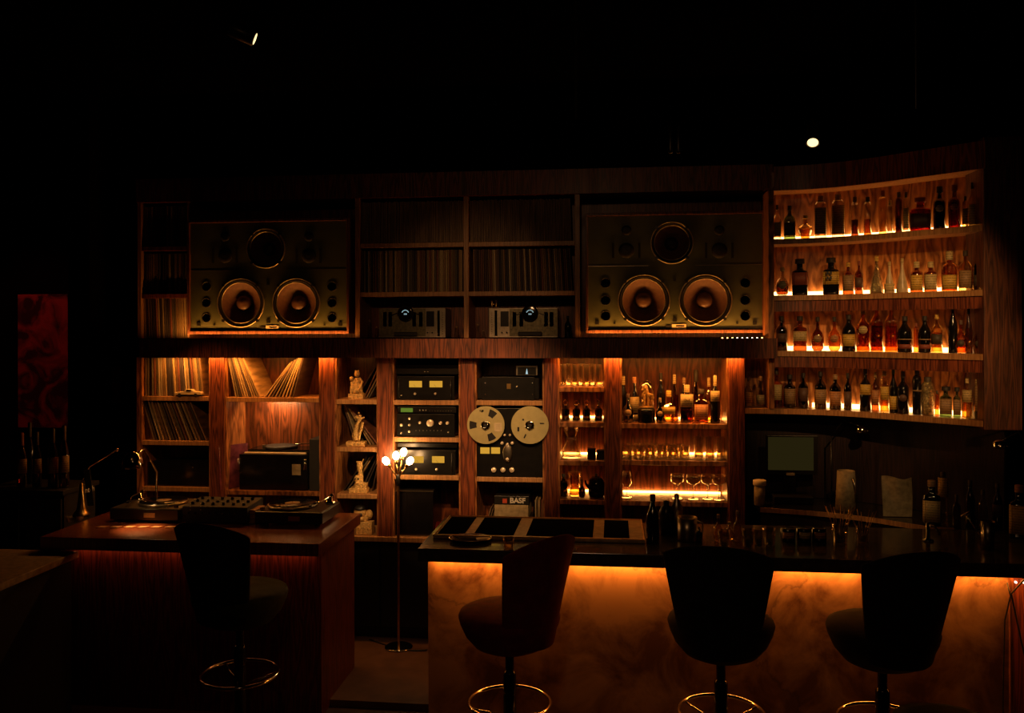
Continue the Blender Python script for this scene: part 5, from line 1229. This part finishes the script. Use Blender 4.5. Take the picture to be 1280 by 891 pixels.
for i in range(nx):
    for j in range(nz):
        A = i*(nz+1)+j; fs += [(A, A+nz+1, A+nz+2, A+1), (n_+A+1, n_+A+nz+2, n_+A+nz+1, n_+A)]
o = b._add(vs, fs, True).build('paper_pouch', M['paperbag'], None, loc=((x0+x1)/2, Y, ZR)); tag(o, 'crumpled tan paper pouch propped on the rear counter', 'pouch')
p = on_ledge(1164, .05); bottle((p.x, p.y, ZR), .10, PZ(1164, 600, p.y)-ZR, 'squat', 'black', 'black bottle with arched cream label on the rear counter', lc=CREAM, lz=(.08, .55), cap=TAN, sq=4)
p = on_ledge(1178, .18); bottle((p.x, p.y, ZR), .06, PZ(1178, 590, p.y)-ZR, 'tall', 'honey', 'slim bottle with a glowing gold edge behind the black bottle', lc=YEL, lz=(.5, .9), cap=DIM)
# right group of glassware and bottles near the post
for k, (px, ty, w, st, gl, lc, d) in enumerate(((1195, 618, .05, 'std', 'brown', None, 'small brown bottle among the dim glassware'), (1212, 600, .06, 'wine', 'dark', None, 'tall dark bottle among the dim glassware, nearest slim gold-edged bottle'),
        (1228, 612, .06, 'std', 'clear', None, 'clear bottle among the dim glassware'), (1246, 604, .06, 'wine', 'dark', BRN, 'dark bottle with dull label near the bar end'))):
    p = on_ledge(px, .10+.05*(k % 2)); bottle((p.x, p.y, ZR), w, PZ(px, ty, p.y)-ZR, st, gl, d, lc=lc, lz=(.2, .5), cap=DIM)
p = on_bar(1274, 672); bottle(tuple(p), .10, .30, 'squat', 'black', 'large bottle with tall gold-edged label at the bar end', lc=YEL, lz=(.08, .62), cap=ORNG, sq=5)
# chrome desk lamps with glints
for px, py, d, Yo in ((1077, 537, 'chrome cluster lamp hanging on its arm above the paper pouch', .35), (1249, 556, 'chrome cluster lamp hanging on its arm near the bar end', .0)):
    p_ = on_ledge(min(px, 1225), .3); Yl = p_.y if Yo else 5.35
    c = P(px, py, Yl); t = thing('arm_lamp', d, 'lamp', (c.x, Yl, c.z))
    MB().lathe([(.035, -.02), (.038, -.005), (.03, .018), (.012, .03), (.0001, .031)], c, seg=20).build('lamp_head', M['chrome'], t)
    e = P(px-22, py-12, Yl+.05) if Yo else P(px+24, py-16, Yl+.05)
    g = P(px-38, py+8, Yl+.1) if Yo else P(px+40, py+10, Yl+.1)
    MB().tube([c+Vector((0, 0, .02)), e, g], .005).build('arm', M['black_gloss'], t)
    for k in range(4): MB().ell(c+Vector((-.03+.02*k, -.035, .01*math.sin(k*2))), (.005, .005, .005), 8).build('stud', M['chrome'], t)
    MB().tube([g, Vector((g.x, g.y, ZR))], .006).build('support', M['black'], t)
# glass with straws
p = on_bar(1050, 677); t = thing('straw_glass', 'glass holding a fan of thin bar straws', 'glass', p); ORG[t] = p
MB().lathe([(.0001, .004), (.035, .004), (.037, 0), (.045, .10), (.043, .10), (.036, .01), (.0001, .01)], p, seg=20).build('glass_body', GL['clear'], t)
for k in range(9):
    a = k*.7; MB().tube([p+Vector((.01*math.cos(a), .01*math.sin(a), .012)), p+Vector((.065*math.cos(a)*1.3, .04*math.sin(a), .20))], .0022, 6).build('straw', M['brass'], t)
p = on_bar(1078, 676); t = thing('straw_glass', 'second glass holding splayed cocktail picks', 'glass', p); ORG[t] = p
MB().lathe([(.0001, .004), (.03, .004), (.032, 0), (.038, .08), (.036, .08), (.03, .01), (.0001, .01)], p, seg=20).build('glass_body', GL['clear'], t)
for k in range(7):
    a = k*.9; MB().tube([p+Vector((.01*math.cos(a), .01*math.sin(a), .012)), p+Vector((.06*math.cos(a)*1.3, .04*math.sin(a), .17))], .002, 6).build('pick', M['brass'], t)
for k, (px, d) in enumerate(((985, 'squat black tin behind the bar nearest the canister'), (1005, 'squat black tin second from the canister'), (1024, 'squat black tin beside the straw glass'))):
    p = on_bar(px, 676); t = thing('bar_tin', d, 'tin', p, 'black tins behind the bar'); ORG[t] = p
    MB().lathe([(.0001, 0), (.038, 0), (.04, .004), (.04, .07), (.036, .074), (.0001, .074)], p, seg=20).build('tin_body', M['black_gloss'], t)
    MB().patch(.0405, -.9, .9, .02, .055).build('label', lab(ORNG if k != 1 else CREAM), t, loc=(0, 0, 0)).parent = t
# mixing glass with spoon and tap
p = on_bar(1235, 686); t = thing('mixing_tin', 'tall steel mixing tin standing near the bar end', 'tin', p); ORG[t] = p
MB().lathe([(.0001, 0), (.03, 0), (.036, .15), (.034, .15), (.028, .01), (.0001, .01)], p, seg=24).build('tin_body', M['steel'], t)
q1, q2 = P(1226, 671, p.y-.02), P(1207, 643, p.y-.02)
o = MB().tube([p+Vector((-.01, -.01, .012)), p+Vector((-.035, -.02, .15)), q1, q2], .0035).build('bar_spoon', M['chrome'], None, loc=p); tag(o, 'long chrome bar spoon leaning in the steel mixing tin', 'spoon')
MB().tube([q2+Vector((-.022, 0, -.012)), q2+Vector((.022, 0, .012))], .008).build('spoon_end', M['chrome'], o).location = (0, 0, 0)
p = on_bar(1160, 676); t = thing('beer_tap', 'small chrome tap with angled spout on the bar', 'tap', p); ORG[t] = p
MB().lathe([(.03, 0), (.03, .008), (.012, .014), (.011, .10), (.0001, .105)], p, seg=16).build('tap_column', M['chrome'], t)
MB().tube([p+Vector((0, 0, .09)), p+Vector((.03, -.02, .085)), p+Vector((.055, -.03, .04))], .007).build('spout', M['chrome'], t)
# ------------------------------------------------------------------ stools
def stool_proto():
    t = thing('bar_stool', 'bar stool', 'bar stool', (0, 0, 0), 'bar stools')
    # seat tub
    MB().lathe([(.0001, .725), (.13, .73), (.175, .75), (.218, .80), (.243, .855), (.252, .89), (.245, .908), (.22, .919), (.16, .925), (.0001, .928)], seg=40).build('seat', M['velvet'], t)
    # wrapped back
    nu, nv = 24, 14; vs = []; fs = []
    for side in (0, 1):
        for j in range(nv+1):
            v = j/nv
            for i in range(nu+1):
                s_ = -1+2*i/nu
                hw = .168+.090*v**.9; top = 1.325-.065*abs(s_)**2.4
                z = .78+(top-.78)*v
                d = .245+.055*v; th = .045*(1-.35*abs(s_)**4)*(1-.3*v**4)
                yy = -d+.11*(s_*s_)*(1-.2*v); x = hw*s_
                if side: yy += th; x *= .93; z -= .012*v
                vs.append((x, yy, z))
    W = nu+1; o2 = W*(nv+1)
    for j in range(nv):
        for i in range(nu):
            A = j*W+i; fs += [(A, A+1, A+W+1, A+W), (o2+A+W, o2+A+W+1, o2+A+1, o2+A)]
    for i in range(nu): fs += [(i, o2+i, o2+i+1, i+1), (nv*W+i+1, o2+nv*W+i+1, o2+nv*W+i, nv*W+i)]
    for j in range(nv): fs += [(j*W, (j+1)*W, o2+(j+1)*W, o2+j*W), ((j+1)*W+nu, j*W+nu, o2+j*W+nu, o2+(j+1)*W+nu)]
    MB()._add(vs, fs, True).build('backrest', M['velvet'], t, mods=[('BEVEL', {'width': .012, 'segments': 3, 'limit_method': 'ANGLE'})])
    MB().cyl((0, 0, 0), .022, .42, .735, 'Z', 20).build('gas_lift', M['black_gloss'], t)
    MB().lathe([(.032, .02), (.032, .60), (.028, .61), (.022, .615)], seg=20).build('pole', M['black_gloss'], t)
    r_ = MB().torus((0, 0, .46), .20, .0095, 'Z', 56, 10).build('footrest_ring', M['chrome'], t)
    for k in range(3):
        a = math.radians(35+k*120); MB().tube([(.03*math.cos(a), .03*math.sin(a), .40), (.19*math.cos(a), .19*math.sin(a), .455)], .006).build('ring_strut', M['chrome'], r_)
    MB().lathe([(.22, .001), (.22, .012), (.15, .025), (.05, .04), (.034, .06)], seg=44).build('base', M['chrome'], t)
    return t
st = stool_proto()
SP = [(300, 4.50, -18, 'velvet_green', 'dark bar stool with a greenish seat at the wooden counter'), (637, 4.30, 52, 'velvet_red', 'dark red bar stool turned sideways at the bar end'),
      (901, 4.30, -10, None, 'black bar stool facing the bar squarely, between the red stool and another'), (1103, 4.28, 19, None, 'black bar stool turned slightly, nearest the bar corner')]
for i, (px, Y, a, mt, lb) in enumerate(SP):
    o = st if i == 3 else copy_tree(st)
    o.location = (PX(px, Y, 800), Y, 0); o.rotation_euler[2] = math.radians(a); o['label'] = lb
    if mt:
        for ch in o.children:
            if ch.name.startswith('seat') or (mt == 'velvet_red' and ch.name.startswith('backrest')):
                ch.data = ch.data.copy(); ch.data.materials[0] = M[mt]
# stool cushion at bottom right corner
p = P(1187, 905, 3.6)
t = thing('round_stool', 'round cushioned stool top cut by the picture edge', 'stool', (p.x, 3.6, 0)); zc_ = p.z
MB().lathe([(.0001, zc_-.05), (.20, zc_-.05), (.22, zc_-.03), (.21, zc_-.005), (.15, zc_+.01), (.0001, zc_+.014)], (p.x, 3.6, 0), seg=36).build('seat', M['velvet_green'], t)
MB().cyl((p.x, 3.6, 0), .02, .02, zc_-.05).build('pole', M['black'], t); MB().lathe([(.16, 0), (.16, .012), (.02, .03)], (p.x, 3.6, 0), seg=30).build('base', M['black'], t)
# ------------------------------------------------------------------ ceiling track lights
YTk = 4.6
p1, p2 = P(700, 153, YTk), P(1160, 138, YTk)
t = thing('ceiling_track', 'thin dark lighting track below the ceiling', 'track', (p1.x, YTk, p1.z))
zt = P(930, 146, YTk).z
MB().box(p1.x, p2.x, YTk-.015, YTk+.015, zt-.012, zt+.012).build('rail', M['ceil'], t)
for px in (720, 1145): xx = PX(px, YTk, 146); MB().cyl((xx, YTk, 0), .006, zt, 4.1, 'Z', 8).build('hanger', M['black'], t)
def spotlamp(px, py, Y, aim, label, zm, face=True):
    c = P(px, py, Y); d = (Vector(aim)-c).normalized(); R = d.to_track_quat('Z', 'Y').to_matrix()
    t = thing('track_spotlight', label, 'spotlight', (c.x, Y, c.z), 'ceiling spotlights')
    b = MB(); b.lathe([(.032, 0), (.036, -.004), (.036, -.12), (.030, -.135), (.0001, -.135)], seg=24)
    # open rim
    bmesh.ops.rotate(b.bm, verts=b.bm.verts[:], matrix=R); bmesh.ops.translate(b.bm, verts=b.bm.verts[:], vec=c)
    b.build('lamp_housing', M['black'], t)
    e = MB().lathe([(.027, .0015), (.0001, .0015)], seg=24); bmesh.ops.rotate(e.bm, verts=e.bm.verts[:], matrix=R); bmesh.ops.translate(e.bm, verts=e.bm.verts[:], vec=c); e.build('lens', M['spotface'], t)
    MB().tube([c-d*.07, (c-d*.07)+Vector((0, 0, .04)), (c.x-d.x*.07, c.y-d.y*.07, zm)], .007).build('bracket', M['black'], t)
    return c, d
c1_, d1_ = spotlamp(1016, 178, YTk-.02, (.45, 2.6, .9), 'bright round ceiling spotlight above the curved bottle shelves', zt)
cc_ = P(318.5, 48.5, 3.9)
c2_, d2_ = spotlamp(318.5, 48.5, 3.9, cc_+RM @ Vector((.93, -.37, -.22)), 'ceiling spotlight seen edge-on as a thin orange sliver', 4.1)
for k, (px, py, d) in enumerate(((838, 172, 'unlit slim dark spotlight hanging from the track, nearer one'), (848, 172, 'unlit slim dark spotlight hanging beside its twin'))):
    xx = PX(px, YTk, 170); o = MB().lathe([(.010, -.13), (.012, -.12), (.012, 0), (.006, .01), (.005, zt-(E+(409-158)*.00405))], (xx, YTk, PZ(px, 160, YTk)), seg=14).build('track_spotlight', M['plate'], None, loc=(xx, YTk, PZ(px, 160, YTk))); tag(o, d, 'spotlight', 'ceiling spotlights')
# ------------------------------------------------------------------ lights
# bar underlight
area('bar_underlight', ((bxl+BR)/2, yF-.035, ZT-.083), (math.radians(6), 0, 0), BR-bxl-.1, .02, 14.5, (1, .30, .035))
# beam underlights
def strip_light(name, px0, px1, Y, z, power, rot=(0, 0, 0), col=AMB, sy=.015):
    xa_, xb_ = PX(px0, Y), PX(px1, Y); return area(name, ((xa_+xb_)/2, Y, z), rot, xb_-xa_, sy, power, col)
strip_light('beam_light', 200, 425, 6.16, ZB0+.008, 8, (math.radians(5), 0, 0))
strip_light('beam_light', 700, 928, 6.16, ZB0+.008, 8, (math.radians(5), 0, 0))
# speaker ledge strips
for a, b in ((206, 436), (735, 952)):
    led_ = strip_light('ledge_light', a, b, YU-.078, ZB1+.012, 4.2, (PI-math.radians(6), 0, 0))
for i in range(9):
    px = 903+i*6.2; xx = PX(px, YBF+.03); MB().box(xx-.004, xx+.004, YBF+.02, YBF+.03, ZB1-.012+.001, ZB1+.003).build('led_dot', M['led_dot'] if 3 <= i <= 7 else M['led'], low)
# curved unit strip light
# ceiling spots, most of them out of view, and added fills
spot('ceiling_spot_light', c1_+d1_*.02, (.45, 2.6, .9), 12, WARM, .9, .6, .03)
spot('rack_spot_light', (-1.2, 2.8, 3.9), (PX(575, 6.2), 6.2, 1.62), 370, (1, .47, .17), .40, .8, .03)
spot('figure_spot_light', (-1.2, 2.6, 3.9), (PX(450, 6.2), 6.2, 1.45), 330, (1, .55, .22), .26, .7, .03)
spot('tape_spot_light', (.3, 2.4, 3.9), (PX(640, 6.2), 6.2, 1.6), 300, (1, .60, .26), .26, .7, .03)
spot('record_spot_light', (-2.2, 2.6, 3.9), (PX(265, 6.2), 6.2, 1.45), 130, (1, .42, .12), .30, .45, .03)
spot('bottle_spot_light', (1.5, 2.4, 3.9), (1.72, 5.8, 2.28), 290, (1, .50, .17), .42, .9, .03)
spot('cabinet_spot_light', (.6, 2.4, 3.9), (PX(835, 6.2), 6.2, 1.55), 60, (1, .55, .22), .235, .4, .03)
spot('upper_record_light', (-.6, 1.6, 3.7), (PX(585, 6.45), 6.45, 2.42), 85, (1, .50, .20), .34, .9, .03)
spot('post_fill_light', (2.0, 2.6, 1.9), (2.3, 5.48, 1.92), 55, (1, .42, .12), .35, .9, .03)  # added fill in mid-air, brightens the lower post; no fixture
spot('rear_fill_light', (1.2, 2.6, 3.9), (1.62, 5.75, 1.22), 70, (1, .58, .24), .20, .9, .03)  # added fill, lightens the pouch and jug on the rear counter
spot('room_fill_light', (-.3, .3, 3.9), (0, 6.2, 1.6), 25, (1, .5, .22), 1.2, 1, .1)  # added wide frontal fill, no fixture behind it
bb = P(350, 520, YLB)
area('shelf_glow_fill', (bb.x, YLB-.13, SH['B'][0]-.04), (math.radians(35), 0, 0), .22, .03, 3.6, WARM)  # added fill; imitates a spotlight reflected in the glossy back panel
spot('red_wash_light', (-4.9, 5.2, 3.9), (PX(45, 6.8), 6.8, 2.2), 26, (1, .10, .07), .7, .7, .03)
strip_light('counter_underlight', 90, 390, yd0+.07, ZD-.082, .35, (math.radians(6), 0, 0), (1, .26, .08))
w = bpy.data.worlds.new('world'); sc.world = w; w.use_nodes = True
w.node_tree.nodes['Background'].inputs[0].default_value = (.9, .5, .3, 1); w.node_tree.nodes['Background'].inputs[1].default_value = .0
# ------------------------------------------------------------------ settings
vs_ = sc.view_settings; sc.display_settings.display_device = 'sRGB'; vs_.view_transform = 'Standard'; vs_.look = 'None'; vs_.gamma = 1; vs_.exposure = 0; vs_.use_curve_mapping = False
try:
    sc.cycles.use_denoising = True; sc.cycles.max_bounces = 8; sc.cycles.transparent_max_bounces = 24; sc.cycles.caustics_reflective = False; sc.cycles.caustics_refractive = False
    sc.cycles.sample_clamp_indirect = 3
except Exception: pass
